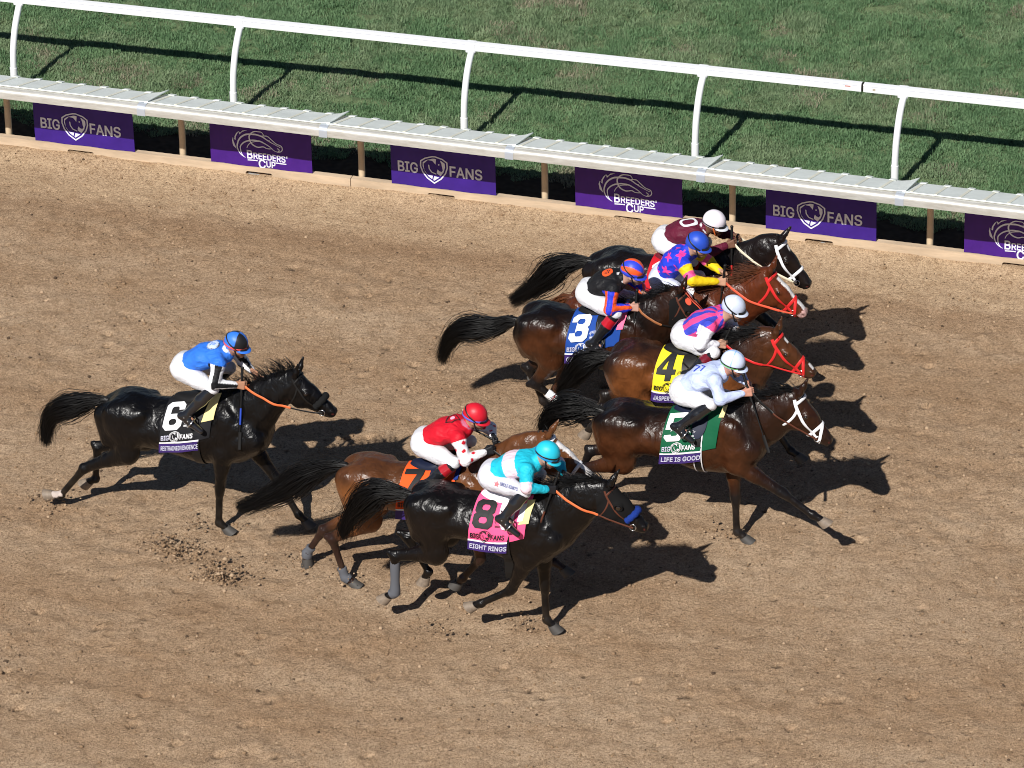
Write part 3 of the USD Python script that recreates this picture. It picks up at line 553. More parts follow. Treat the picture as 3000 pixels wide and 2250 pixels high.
def frame2(a): return A3([[math.cos(a), 0, math.sin(a)], [0, 1.0, 0], [-math.sin(a), 0, math.cos(a)]])
def build_horse(n, H):
    """H: joints in metres, x forward and z up from the ground under the saddle; returns the horse thing, its volume and its head frame."""
    c, dk, W = H['croup'], H['dock'], H['withers']; bt, ch = H['butt'], H['chest']; wx = H.get('wx', 0.28)
    vol = Vol((min(bt[0], *[p[0] for L in ('RH', 'LH') for p in H[L]]) - 0.2, -0.42, -0.06), (max(H['muzz'][0], *[p[0] for L in ('RF', 'LF') for p in H[L]]) + 0.18, 0.42, H['poll'][1] + 0.24), 0.0138)
    L = ch[0] - bt[0]; U = lambda u: bt[0] + u * L
    uc = (c[0] - bt[0]) / L; uw = (wx - bt[0]) / L
    bel = H.get('belly', 0.0)
    prof = A3([  # u, top, bottom, half width
        (0.00, dk[1] - 0.07, dk[1] - 0.22, 0.08), (0.07, dk[1] + 0.005, dk[1] - 0.40, 0.165), (uc * 0.62, (c[1] + dk[1]) / 2 + 0.035, c[1] - 0.50, 0.225), (uc, c[1], c[1] - 0.50 + bel * 0.5, 0.262), (uc + 0.13, c[1] - 0.012, c[1] - 0.475 + bel, 0.258),
        (0.52, 0.45 * c[1] + 0.55 * W - 0.045, c[1] - 0.52 + bel, 0.285), (0.62, W - 0.055, 0.5 * (c[1] + W) - 0.64 + bel * 0.8, 0.278), (uw, W - 0.005, W - 0.715 + bel * 0.5, 0.235), (uw + 0.09, W - 0.03, W - 0.70 + bel * 0.3, 0.205), (0.93, W - 0.20, W - 0.62, 0.185), (1.0, ch[1] + 0.06, ch[1] - 0.12, 0.10)])
    prof = prof[np.argsort(prof[:, 0])]
    from scipy.interpolate import PchipInterpolator
    pf = PchipInterpolator(prof[:, 0], prof[:, 1:])
    def torso(X, Y, Z):
        u = np.clip((X - bt[0]) / L, 0, 1); q = pf(u.ravel()).astype(np.float32).reshape(u.shape + (3,)); tp, bo, w = q[..., 0], q[..., 1], q[..., 2]
        zc, h = (tp + bo) / 2 - 0.02, (tp - bo) / 2; h1 = np.where(Z > zc, h + 0.02, h - 0.02)
        t = (Z - zc) / h1; wz = w * (1 - 0.20 * np.clip(t, 0, 1) ** 1.3 - 0.06 * np.clip(-t, 0, 1))
        e = np.sqrt(t * t + (Y / wz) ** 2); d = (e - 1) * np.minimum(h1, w) * 0.9
        over = np.maximum(bt[0] - X, X - ch[0]); return np.where(over > 0, np.maximum(d, 0) + over, d).astype(np.float32)
    vol.put(torso, (bt[0], -0.3, 0.6), (ch[0], 0.3, W + 0.05), 0.02)
    # croup, hips and buttocks
    vol.cone((c[0] - 0.02, 0, c[1] - 0.115), (dk[0] + 0.05, 0, dk[1] - 0.085), 0.112, 0.075, 0.06)
    for s, LG in ((-1, 'RH'), (1, 'LH')):
        st, hk, ft, to = H[LG]; hip = (c[0] - 0.10, c[1] - 0.26)
        vol.ell((c[0] - 0.04, s * 0.125, c[1] - 0.145), (0.25, 0.125, 0.135), 0.06)
        vol.cone((c[0] + 0.12, s * 0.19, c[1] - 0.10), (c[0] + 0.06, s * 0.20, c[1] - 0.16), 0.045, 0.05, 0.05)
        vol.cone((hip[0], s * 0.130, hip[1]), (st[0], s * 0.155, st[1] + 0.03), 0.175, 0.105, 0.06, 1.35)
        vol.cone((bt[0] + 0.115, s * 0.105, bt[1] + 0.08), ((bt[0] + 0.13) * 0.55 + hk[0] * 0.18 + st[0] * 0.27, s * 0.125, bt[1] * 0.5 + st[1] * 0.4 + hk[1] * 0.1), 0.115, 0.085, 0.06, 1.15)
        mid = (0.52 * st[0] + 0.48 * hk[0], 0.52 * st[1] + 0.48 * hk[1])
        vol.cone((st[0] - 0.03, s * 0.15, st[1] - 0.02), (mid[0], s * 0.135, mid[1]), 0.118, 0.070, 0.06, 1.3)
        vol.cone((mid[0], s * 0.135, mid[1]), (hk[0], s * 0.125, hk[1]), 0.066, 0.046, 0.03, 1.25)
        # the point of the hock and the tendon above it
        g = A3([hk[0] - st[0], hk[1] - st[1]]); g /= np.linalg.norm(g); cdir = A3([ft[0] - hk[0], ft[1] - hk[1]]); cdir /= np.linalg.norm(cdir)
        pt = A3(hk) + (g - cdir) * 0.052; vol.cone(v3(pt, s * 0.125), v3(hk, s * 0.125), 0.026, 0.042, 0.025); vol.cone(v3(pt, s * 0.125), (mid[0] - 0.02, s * 0.13, mid[1] + 0.02), 0.020, 0.03, 0.03)
        vol.cone(v3(hk, s * 0.125), v3(A3(hk) + cdir * 0.09, s * 0.122), 0.048, 0.036, 0.025); vol.cone(v3(A3(hk) + cdir * 0.07, s * 0.122), v3(ft, s * 0.12), 0.0345, 0.031, 0.015, 1.1)
        vol.cone(v3(ft, s * 0.12), v3(ft, s * 0.12), 0.042, 0.042, 0.02); pd = A3(to) - A3(ft); vol.cone(v3(ft, s * 0.12), v3(A3(ft) + pd * 0.50, s * 0.12), 0.034, 0.037, 0.02)
    # shoulders, chest, forelegs
    pt_sh = (ch[0] - 0.10, ch[1] - 0.03)
    for s, LG in ((-1, 'RF'), (1, 'LF')):
        el, kn, ft, to = H[LG]
        vol.cone((wx + 0.04, s * 0.10, W - 0.17), (pt_sh[0], s * 0.135, pt_sh[1]), 0.125, 0.115, 0.05, 1.25)
        vol.ell(((wx + el[0]) / 2 + 0.05, s * 0.165, (W + el[1]) / 2 - 0.03), (0.135, 0.075, 0.21), 0.05)
        vol.cone((pt_sh[0], s * 0.14, pt_sh[1] - 0.02), (el[0], s * 0.155, el[1]), 0.115, 0.105, 0.05, 1.25)
        a = A3(kn) - A3(el); la = np.linalg.norm(a)
        vol.cone(v3(el, s * 0.155), v3(A3(el) + a * 0.42, s * 0.145), 0.100, 0.070, 0.05, 1.15); vol.cone(v3(A3(el) + a * 0.35, s * 0.145), v3(kn, s * 0.13), 0.070, 0.044, 0.03)
        vol.cone(v3(A3(kn) - a / la * 0.035, s * 0.13), v3(A3(kn) + (A3(ft) - A3(kn)) * 0.12, s * 0.13), 0.049, 0.043, 0.02)
        vol.cone(v3(kn, s * 0.13), v3(ft, s * 0.12), 0.0335, 0.029, 0.015, 1.1)
        cc = A3(ft) - A3(kn); cc /= np.linalg.norm(cc); back = A3([cc[1], -cc[0]]) * 0.016
        vol.cone(v3(A3(kn) + cc * 0.05 + back, s * 0.13), v3(A3(ft) + back, s * 0.12), 0.022, 0.024, 0.015)
        vol.cone(v3(ft, s * 0.12), v3(ft, s * 0.12), 0.041, 0.041, 0.02); pd = A3(to) - A3(ft); vol.cone(v3(ft, s * 0.12), v3(A3(ft) + pd * 0.50, s * 0.12), 0.033, 0.036, 0.02)
    for s in (-1, 1):
        vol.ell((c[0] - 0.16, s * 0.20, c[1] - 0.26), (0.085, 0.05, 0.19), 0.035, frame2(0.25)); vol.ell((c[0] + 0.035, s * 0.205, c[1] - 0.33), (0.075, 0.045, 0.17), 0.035, frame2(-0.35)); vol.ell((c[0] - 0.02, s * 0.20, c[1] - 0.15), (0.16, 0.05, 0.06), 0.04, frame2(0.3))
        vol.ell((pt_sh[0] - 0.12, s * 0.215, pt_sh[1] - 0.04), (0.10, 0.04, 0.075), 0.03, frame2(0.5)); vol.ell((wx + 0.06, s * 0.185, W - 0.28), (0.045, 0.04, 0.17), 0.03, frame2(-0.5)); vol.ell((wx + 0.14, s * 0.19, W - 0.36), (0.045, 0.04, 0.17), 0.03, frame2(-0.5))
    vol.ell((ch[0] - 0.10, 0, ch[1] - 0.07), (0.13, 0.155, 0.17), 0.06)
    # neck
    P, Mz = A3(H['poll']), A3(H['muzz']); a = (Mz - P); Lh = np.linalg.norm(a); a = a / Lh; f = A3([-a[1], a[0]]); k = Lh / 0.545
    T = P + a * 0.055 - f * 0.125; B = A3([wx + 0.20, W - 0.27]); cr = A3(H['crest']); d = T - B; d /= np.linalg.norm(d); pn = A3([d[1], -d[0]])
    M = cr + pn * 0.165; q1 = (B + M) / 2 + pn * -0.012; q2 = (M + T) / 2 + pn * -0.01
    for (p, q, ra, rb, ky) in ((B, q1, 0.275, 0.238, 1.6), (q1, M, 0.238, 0.192, 1.75), (M, q2, 0.192, 0.158, 1.75), (q2, T, 0.158, 0.125, 1.6)):
        vol.cone(v3(p), v3(q), ra, rb, 0.05, ky)
    vol.cone((wx - 0.02, 0, W - 0.075), v3(cr + pn * 0.05), 0.07, 0.045, 0.07); vol.cone(v3(cr + pn * 0.048), v3(P - f * 0.055), 0.044, 0.045, 0.05)      # crest line
    for s in (-1, 1): vol.cone((pt_sh[0] - 0.03, s * 0.085, pt_sh[1] + 0.10), v3(T - f * 0.03, s * 0.055), 0.075, 0.045, 0.05)              # the muscle along the side of the neck
    # head
    hp = lambda s_, t_, y=0.0: v3(P + a * s_ * k + f * t_ * k, y * k)
    vol.cone(hp(0.045, -0.085), hp(0.25, -0.092), 0.085 * k, 0.092 * k, 0.03, 1.12); vol.cone(hp(0.24, -0.085), hp(0.45, -0.074), 0.087 * k, 0.063 * k, 0.03, 1.32)
    for s in (-1, 1):
        vol.cone(hp(0.14, -0.180, s * 0.035), hp(0.21, -0.195, s * 0.035), 0.104 * k, 0.092 * k, 0.03, 1.7); vol.cone(hp(0.21, -0.20, s * 0.02), hp(0.45, -0.122, s * 0.012), 0.058 * k, 0.032 * k, 0.03, 1.3)
        vol.ell(hp(0.205, -0.062, s * 0.072), A3([0.04, 0.026, 0.03]) * k, 0.02); vol.cone(hp(0.21, -0.105, s * 0.078), hp(0.33, -0.10, s * 0.056), 0.018 * k, 0.014 * k, 0.02)
        vol.ell(hp(0.512, -0.052, s * 0.032), A3([0.034, 0.022, 0.032]) * k, 0.018)
    vol.cone(hp(0.44, -0.072), hp(0.50, -0.075), 0.061 * k, 0.058 * k, 0.03, 1.15); vol.cone(hp(0.46, -0.125), hp(0.485, -0.12), 0.034 * k, 0.033 * k, 0.02, 1.1)
    for s in (-1, 1):
        vol.ell(hp(0.524, -0.052, s * 0.052), A3([0.017, 0.016, 0.017]) * k, 0.008, sub=True)
        e0 = hp(0.02, -0.02, s * 0.052); ed = v3(-a * H.get('ear', 0.55) + f * 0.85); ed[1] = s * 0.16; ed /= np.linalg.norm(ed)
        vol.cone(e0, e0 + ed * 0.045, 0.027, 0.032, 0.015); vol.cone(e0 + ed * 0.045, e0 + ed * 0.15, 0.031, 0.011, 0.008, 1.35)
    V, F = vol.mesh(2)
    # coat colours: the animal's own markings
    K = H['coat']; base, topc, leg = A3(K['body']), A3(K['top']), A3(K['points'])
    x, y, z = V.T; u = np.clip((x - bt[0]) / L, 0, 1); tp = pf(u)[:, 0]; bo = pf(u)[:, 1]
    hgt = np.clip((z - bo) / (tp - bo), 0, 1.2); nz = meshkit.fbm(V * 5.0, 3, n)
    w = np.clip((hgt - 0.62 + 0.5 * (nz - 0.5)) / 0.38, 0, 1)[:, None]; C = base * (1 - w) + topc * w
    inneck = np.clip((x - (ch[0] - 0.18)) / 0.2, 0, 1)[:, None]; C = C * (1 - inneck) + (0.34 * base + 0.66 * topc) * inneck
    fl = np.clip(1 - np.abs(hgt - 0.42) / 0.3, 0, 1)[:, None] * np.clip(1 - np.abs(u - 0.12) / 0.22, 0, 1)[:, None]; C = C * (1 + 0.35 * fl)
    def near_seg(p, q, yy):
        p, q = v3(p, yy), v3(q, yy); e = q - p; t = np.clip(((V - p) @ e) / (e @ e), 0, 1); return np.linalg.norm(V - p - t[:, None] * e, axis=1), t
    for s, LG in ((-1, 'RH'), (1, 'LH'), (-1, 'RF'), (1, 'LF')):
        j = H[LG]; d0, t0 = near_seg(j[0], j[1], s * 0.14); m0 = np.clip((t0 - 0.52) / 0.4, 0, 1) * (d0 < 0.12)
        d1, _ = near_seg(j[1], j[2], s * 0.125); d2, _ = near_seg(j[2], j[3], s * 0.12); m = np.maximum(m0, (np.minimum(d1, d2) < 0.075).astype(float))[:, None]; C = C * (1 - m) + leg * m
        if LG in H.get('socks', {}):
            d3, t3 = near_seg(A3(j[2]) * 0.75 + A3(j[1]) * 0.25, j[3], s * 0.12); m = ((d3 < 0.06) & (t3 > H['socks'][LG]))[:, None]; C = np.where(m, A3([0.62, 0.52, 0.46]), C)
    rel = np.stack([(x - P[0]) * a[0] + (z - P[1]) * a[1], (x - P[0]) * f[0] + (z - P[1]) * f[1]], 1) / k; onhead = (rel[:, 0] > 0.0) & (rel[:, 0] < 0.62) & (rel[:, 1] > -0.3) & (x > P[0] - 0.1)
    mz = np.clip((rel[:, 0] - 0.38) / 0.12, 0, 1)[:, None] * onhead[:, None]; C = C * (1 - mz) + (0.3 * base + 0.7 * leg) * mz
    hd = (onhead & (rel[:, 0] < 0.38))[:, None]; C = np.where(hd, 0.5 * base + 0.5 * topc, C)
    if K.get('face'):  # (kind of marking) blaze / star / snip
        for (s0, s1, half) in K['face']:
            bl = onhead & (rel[:, 0] > s0) & (rel[:, 0] < s1) & (np.abs(y / k) < half * (0.8 + 0.5 * meshkit.noise(V * 22, 3))) & (rel[:, 1] > -0.075); C = np.where(bl[:, None], A3([0.82, 0.79, 0.78]), C)
        if K.get('pinknose'): C = np.where((onhead & (rel[:, 0] > 0.49) & (rel[:, 1] > -0.1))[:, None], A3([0.66, 0.40, 0.37]), C)
    nost = onhead & (np.abs(rel[:, 0] - 0.526) < 0.009) & (np.abs(rel[:, 1] + 0.052) < 0.009) & (np.abs(y / k) > 0.03); C = np.where(nost[:, None], A3([0.10, 0.02, 0.018]), C)
    C = C * (0.85 + 0.3 * meshkit.fbm(V * 11.0, 2, n + 5))[:, None]
    dust = (np.clip((0.55 - z) / 0.5, 0, 1) * np.clip(meshkit.fbm(V * 9.0, 3, n + 31) * 2.4 - 0.95, 0, 1) * 0.12)[:, None]; C = C * (1 - dust) + A3([0.26, 0.19, 0.13]) * dust     # track dust on the legs
    t = thing('horse', H['label'], 'horse', (H['X0'], H['Y'], 0))
    obj('body', (V, F), coat_mat, t, smooth=True, cols=C)
    for s in (-1, 1): obj('eye', trimesh.creation.icosphere(2, 0.021 * k).apply_translation(hp(0.208, -0.064, s * 0.083)), eye_mat, t, smooth=True)
    # hooves
    for s, LG in ((-1, 'RH'), (1, 'LH'), (-1, 'RF'), (1, 'LF')):
        j = H[LG]; ft, to = A3(j[2]), A3(j[3]); d = to - ft; l = np.linalg.norm(d); d = d / l; top = ft + d * l * 0.46; sole = A3([-d[1], d[0]]); sole = sole if LG[1] == 'F' or True else sole
        axis = d * 0.86 + A3([d[1], -d[0]]) * 0.35 * (1 if d[0] >= 0 else -1); axis /= np.linalg.norm(axis); toe = A3([-axis[1], axis[0]]) * (1 if d[0] >= 0 else -1)
        rings = []
        for q, (rr, off) in enumerate(((0.040, 0.0), (0.050, 0.045), (0.057, 0.085), (0.050, 0.088), (0.02, 0.080))):
            cen = top + axis * off + toe * (off * 0.25); th = np.linspace(0, 2 * np.pi, 16, endpoint=False)
            rings.append(np.stack([cen[0] + toe[0] * rr * np.cos(th) * 1.12, s * 0.12 + rr * np.sin(th), cen[1] + toe[1] * rr * np.cos(th) * 1.12], 1))
        hv = np.vstack(rings); hf = []
        for q in range(4):
            for i in range(16): p0, p1 = q * 16 + i, q * 16 + (i + 1) % 16; hf += [(p0, p1, p1 + 16), (p0, p1 + 16, p0 + 16)]
        hf += [(64, 64 + i, 65 + i) for i in range(1, 15)] + [(0, i + 1, i) for i in range(1, 15)]
        mm = trimesh.Trimesh(hv, hf, process=False); mm.fix_normals(); obj('hoof', mm, hoof_mat if LG in H.get('pale', ()) else hoof_dark, t, smooth=45)
        if LG in H.get('wraps', {}):
            wc, lo_, hi_ = H['wraps'][LG]; A_, B_ = A3(j[1]), A3(j[2]); pts = [v3(A_ + (B_ - A_) * q, s * 0.122) for q in np.linspace(lo_, 1.0, 8)] + [v3(ft + d * q, s * 0.12) for q in (0.025, 0.05)]
            rad = [0.040, 0.042, 0.041, 0.040, 0.039, 0.040, 0.043, 0.048, 0.047, 0.043]; obj('leg_wrap', tube(pts, rad, 14, flat=(1.12, 1.0)), leather[wc], t, smooth=50)
            if H.get('wrap_rings'):
                for q in (3, 6): obj('wrap_stripe', tube([pts[q], pts[q] * 0.7 + pts[q + 1] * 0.3], rad[q] + 0.002, 14, flat=(1.12, 1.0)), leather[H['wrap_rings']], t, smooth=50)
    # tail: a tapering dock and many long strands
    g = spline([v3(A3(dk) + [0.03, -0.05]), v3(A3(dk) + [-0.05, -0.015])] + [v3(q) for q in H['tail']], 40); q = np.random.default_rng(100 + n); S, FF, o = [], [], 0
    Lt = np.linalg.norm(np.diff(g, axis=0), axis=1).sum(); hm = hair_mats[K.get('hair', 'black')]; bush = H.get('bush', 1.0)
    T_ = np.gradient(g, axis=0); T_ /= np.linalg.norm(T_, axis=1, keepdims=True); side = np.cross(T_, [0, 1.0, 0]); side /= np.linalg.norm(side, axis=1, keepdims=True)
    strands = []
    for i in range(1000):
        t0 = q.uniform(0.0, 0.45) ** 1.1; t1 = min(1.0, t0 + q.uniform(0.45, 0.9)) if q.uniform() < 0.5 else q.uniform(0.9, 1.0)
        tt = np.linspace(t0, t1, 9); ii = tt * 39; P_ = np.stack([np.interp(ii, np.arange(40), g[:, w_]) for w_ in range(3)], 1); sd = np.stack([np.interp(ii, np.arange(40), side[:, w_]) for w_ in range(3)], 1)
        env = (0.024 + 0.062 * bush * np.clip(tt / 0.45, 0, 1) ** 1.2) * (1 - 0.72 * np.clip((tt - 0.50) / 0.5, 0, 1) ** 1.1); c1, c2 = q.normal(0, 0.55, 2); wv = q.normal(0, 0.009, 2); flare = np.linspace(0, 1, 9) ** 2 * q.normal(0, 0.016) * (3.2 if q.uniform() < 0.20 else 1.0)
        P_ = P_ + sd * (env * c1 + flare + wv[0] * np.sin(tt * 14 + q.uniform(0, 6)))[:, None] + A3([0, 1.0, 0]) * (env * 0.75 * c2 + wv[1] * np.sin(tt * 11))[:, None] + A3([0, 0, -1.0]) * (np.linspace(0, 1, 9) ** 2 * abs(q.normal(0, 0.035)))[:, None]
        strands.append(P_)
    core = tube(g[:32], np.interp(np.arange(32), [0, 5, 16, 31], [0.044, 0.042, 0.050, 0.012]), 8, flat=(1.0, 0.7))
    obj('tail', cat([strand_mesh(strands, 0.0040, 0.0008), core]), hm, t, smooth=True)
    # mane
    mn = H.get('mane', 'blown'); cpts = spline([(wx + 0.02, 0, W - 0.01), v3(cr + pn * 0.01), v3(P - f * 0.015 - a * 0.02)], 40); strands = []
    if mn == 'plaits':
        ms = []
        for i in range(4, 40, 2):
            m_ = trimesh.creation.icosphere(1, 0.017); m_.apply_scale([0.8, 0.9, 1.25]); m_.apply_translation(cpts[i] + [0, -0.006, 0.012]); ms.append(m_)
        for m_ in ms: obj('mane_plait', m_, hm, t, smooth=True)
    else:
        up_, back_, nst, ln = {'blown': (0.75, 0.9, 420, 0.17), 'flat': (0.30, 1.1, 700, 0.23), 'spiky': (1.15, 0.25, 300, 0.23), 'lumpy': (0.75, 0.8, 800, 0.18)}[mn]
        for i in range(nst):
            ci = q.uniform(3, 39); b = A3([np.interp(ci, np.arange(40), cpts[:, w_]) for w_ in range(3)]); clump = math.sin(ci * 1.9) * 0.25 + math.sin(ci * 0.7 + n) * 0.2
            dr = A3([-back_ + clump + q.normal(0, 0.22), q.normal(-0.1, 0.30), up_ + clump * 0.6 + q.normal(0, 0.22)]); dr /= np.linalg.norm(dr); l = ln * q.uniform(0.5, 1.25); s_ = np.linspace(0, 1, 6)
            b = b + [0, q.normal(0, 0.018), -0.02]; P_ = b + dr * l * s_[:, None] + A3([-0.5, -0.15, -0.55]) * l * 0.5 * (s_ ** 2)[:, None]; strands.append(P_)
        obj('mane', strand_mesh(strands, 0.0045, 0.001), hm, t, smooth=True)
    q2 = np.random.default_rng(5 + n); fl_ = []
    for i in range(40 if mn != 'plaits' else 12):
        b = hp(0.01, -0.005, q2.uniform(-0.03, 0.03)); dr = v3(a * q2.uniform(0.1, 1.0) + f * 0.35 - A3([0.5, 0])); dr[1] += q2.normal(0, 0.25); dr /= np.linalg.norm(dr); fl_.append(tube(b + dr * 0.09 * np.linspace(0, 1, 4)[:, None], np.linspace(0.004, 0.001, 4), 3, caps=False))
    obj('forelock', cat(fl_), hm, t, smooth=True)

    # tack -----------------------------------------------------------
    def skin(s_, th, off=0.006, tc=-0.10):                                     # a point on the head's skin, th degrees round from the nose line
        p = hp(s_, tc); th = math.radians(th); dd = v3(f * math.cos(th)); dd[1] = math.sin(th); r_ = vol.hit(p, dd, 0.22 * k, 0.004); return p + dd * (r_ + off)
    def strap(path, m, wdt=0.011, name='strap', off=0.007):
        pq = np.interp(np.linspace(0, len(path) - 1, max(10, 3 * len(path))), np.arange(len(path)), [p_[0] for p_ in path]), np.interp(np.linspace(0, len(path) - 1, max(10, 3 * len(path))), np.arange(len(path)), [p_[1] for p_ in path]); pts = A3([skin(s_, th, off) for s_, th in zip(*pq)]); pts[1:-1] = (pts[:-2] + 2 * pts[1:-1] + pts[2:]) / 4; nn = vol.grad(pts); obj(name, tube(pts, wdt, 8, flat=(1.0, 0.28), refn=nn), leather[m], t, smooth=60)
    br = H['bridle']; ring = lambda s0, d0=0.0: [(s0 + d0 * (1 - math.cos(math.radians(q_))) / 2, q_) for q_ in range(-180, 181, 20)]
    if H.get('hood'):
        hv = trimesh.Trimesh(V, F, process=False); vn = vol.grad(V); rr = rel; sel = onhead & (rr[:, 0] > -0.01) & (rr[:, 0] < 0.40) & (rr[:, 1] < 0.03)
        fs = F[sel[F].all(1)]; mm = trimesh.Trimesh(V + vn * 0.006, fs, process=False); mm.remove_unreferenced_vertices()
        for o_, nn_ in ((hp(0.36, 0), v3(-a)), (hp(0.0, 0), v3(a))): mm = trimesh.intersections.slice_mesh_plane(mm, nn_, o_)
        obj('blinker_hood', mm, hood_mat, t, smooth=True)
        for s in (-1, 1): 
            ec = trimesh.creation.torus(0.036 * k, 0.008); ec.apply_transform(trimesh.geometry.align_vectors([0, 0, 1], vol.grad(hp(0.215, -0.07, s * 0.09)))); ec.apply_translation(skin(0.212, s * 72, 0.006, -0.09)); obj('eye_cup', ec, hood_mat, t, smooth=True)
            eb = trimesh.creation.icosphere(2, 0.026 * k); eb.apply_scale([1, 0.55, 1]); eb.apply_translation(skin(0.212, s * 72, 0.0, -0.09)); obj('eye', eb, eye_mat, t, smooth=True)
        if H['hood'] == 'orange':
            strap([(q_, 8) for q_ in np.linspace(0.0, 0.36, 7)], 'coral', 0.007, 'hood_trim', 0.010); strap([(q_, -8) for q_ in np.linspace(0.0, 0.36, 7)], 'coral', 0.007, 'hood_trim', 0.010)
            oval = trimesh.creation.cylinder(0.028, 0.006, sections=24); oval.apply_scale([1.4, 1, 1]); oval.apply_transform(trimesh.geometry.align_vectors([0, 0, 1], v3(f) + A3([0, -0.7, 0]))); oval.apply_translation(skin(0.13, -28, 0.006)); obj('hood_badge', oval, leather['coral'], t)
    wS = 0.0155 if br in ('white', 'red') else 0.009
    strap([(0.06, q_) for q_ in range(-75, 76, 15)], br, wS, 'browband'); 
    for s in (-1, 1): strap([(0.02, s * 60), (0.08, s * 76), (0.16, s * 88), (0.26, s * 97), (0.36, s * 103), (0.43, s * 104)], br, wS, 'cheekpiece')
    strap([(0.06 + 0.06 * (1 - math.cos(math.radians(q_))), q_) for q_ in list(range(-180, -60, 20)) ], br, wS * 0.8, 'throatlatch'); strap([(0.06 + 0.06 * (1 - math.cos(math.radians(q_))), q_) for q_ in range(70, 181, 20)], br, wS * 0.8, 'throatlatch')
    if H.get('roll'):
        pts = A3([skin(0.36, q_, 0.020) for q_ in range(-95, 96, 10)]); nrt = 0.004 * np.sin(np.arange(len(pts)) * 2.1)
        obj('shadow_roll', tube(pts, 0.031 + nrt, 12), roll_mat[H['roll']], t, smooth=True)
    else: strap([(0.355 + 0.03 * (1 - math.cos(math.radians(q_))) / 2, q_) for q_ in range(-180, 181, 20)], br if br != 'orange' else 'brown', wS, 'noseband')
    if br in ('white', 'red') and H.get('figure8', True):
        strap([(0.36, -8), (0.40, -40), (0.455, -80), (0.485, -130)], br, wS * 0.9, 'noseband_strap')
    for s in (-1, 1):
        bp = skin(0.445, s * 104, 0.008); rg = trimesh.creation.torus(0.030, 0.0045, 20, 8); rg.apply_transform(trimesh.transformations.rotation_matrix(math.pi / 2, [1, 0, 0])); rg.apply_translation(bp); obj('bit_ring', rg, steel, t, smooth=True)
    bits = [skin(0.45, s * 106, 0.010) for s in (-1, 1)]
    # saddle cloth, saddle, girth: shells over the barrel
    sx0, sx1 = H['cloth']; gx_ = np.linspace(sx0 - 0.12, sx1 + 0.40, 58); th = np.radians(np.linspace(-108, 108, 109)); zc = W - 0.33
    XX, TT = np.meshgrid(gx_, th, indexing='ij'); O_ = np.stack([XX, 0 * XX, 0 * XX + zc], -1); DD = np.stack([0 * XX, np.sin(TT), np.cos(TT)], -1); Rr = gaussian_filter(vol.hit(O_, DD, 0.62, 0.01), (1.6, 2.0))
    SL = np.linspace(0, 0.80, 81); SY, SZ = np.zeros((2, len(gx_), 81)), np.zeros((2, len(gx_), 81))
    for w_ in (0, 1):
        for i in range(len(gx_)):
            hv = th >= 0 if w_ else th <= 0; tt = np.abs(th[hv]); rr = Rr[i][hv]; o_ = np.argsort(tt); tt, rr = tt[o_], rr[o_]; yy, zz = np.sin(tt) * rr, zc + np.cos(tt) * rr
            m_ = int(np.argmax(yy)); yy, zz = yy[:m_ + 1], zz[:m_ + 1]; yy, zz = np.r_[yy, yy[-1] - 0.004, yy[-1] - 0.03], np.r_[zz, zz[-1] - 0.10, zz[-1] - 0.8]
            ar = np.r_[0, np.cumsum(np.hypot(np.diff(yy), np.diff(zz)))]; SY[w_, i], SZ[w_, i] = np.interp(SL, ar, yy), np.interp(SL, ar, zz)
    SY, SZ = gaussian_filter(SY, (0, 1.2, 1.0)), gaussian_filter(SZ, (0, 1.2, 0.0))
    DY, DZ = np.gradient(SY, 0.01, axis=2), np.gradient(SZ, 0.01, axis=2); NN = np.hypot(DY, DZ) + 1e-9; SRI = [RegularGridInterpolator((gx_, SL), np.stack([SY[w_], SZ[w_], -DZ[w_] / NN[w_], DY[w_] / NN[w_]], -1), bounds_error=False, fill_value=None) for w_ in (0, 1)]
    def shell(x, s_, off):                                                    # x along the back, s_ arc length down the near side (negative: far side); cloth hangs straight below the widest part
        x, s_, off = np.broadcast_arrays(np.asarray(x, float), np.asarray(s_, float), np.asarray(off, float)); q_ = np.stack([x, np.abs(s_)], -1).reshape(-1, 2)
        A_ = np.where((s_.reshape(-1) >= 0)[:, None], SRI[0](q_), SRI[1](q_)).reshape(x.shape + (4,)); sg = np.where(s_ >= 0, -1.0, 1.0)
        return np.stack([x, sg * (A_[..., 0] + A_[..., 2] * off), A_[..., 1] + A_[..., 3] * off], -1)
    def patch(x0f, x1f, s0, s1, off, m, name, parent=None, nx=18, ns=36, thick=0.004, ruffle=0.0):
        ss = np.linspace(s0, s1, ns); Vp = []
        for o_ in (off, off - thick):
            for u_ in np.linspace(0, 1, nx):
                xx = x0f(ss) * (1 - u_) + x1f(ss) * u_; Vp.append(shell(xx, ss, o_ + ruffle * np.sin(u_ * 9 + ss * 16 + n) * np.clip(np.abs(ss) / 0.3, 0, 1)))
        Vp = np.vstack(Vp); i = (np.arange(nx - 1)[:, None] * ns + np.arange(ns - 1)[None]).ravel(); Fp = np.vstack([np.c_[i, i + 1, i + ns + 1], np.c_[i, i + ns + 1, i + ns]])
        mm = trimesh.Trimesh(Vp, np.vstack([Fp, Fp[:, ::-1] + nx * ns]), process=False); return obj(name, mm, m, parent if parent is not None else t, smooth=50)
    cst = lambda v_: (lambda s_: np.full(np.shape(s_), float(v_)))
    cc_ = H['cloth_col']; cw = sx1 - sx0; dl = H.get('drop', 0.565); bc = H.get('apron', 0.14)
    sl = H.get('slant', 0.05); xa = lambda s_: sx0 + sl * (1 - np.abs(s_) / dl); xb = lambda s_: sx1 + sl * (1 - np.abs(s_) / dl); xc = lambda s_: sx1 + bc + 0.06 * (1 - np.abs(s_) / dl)
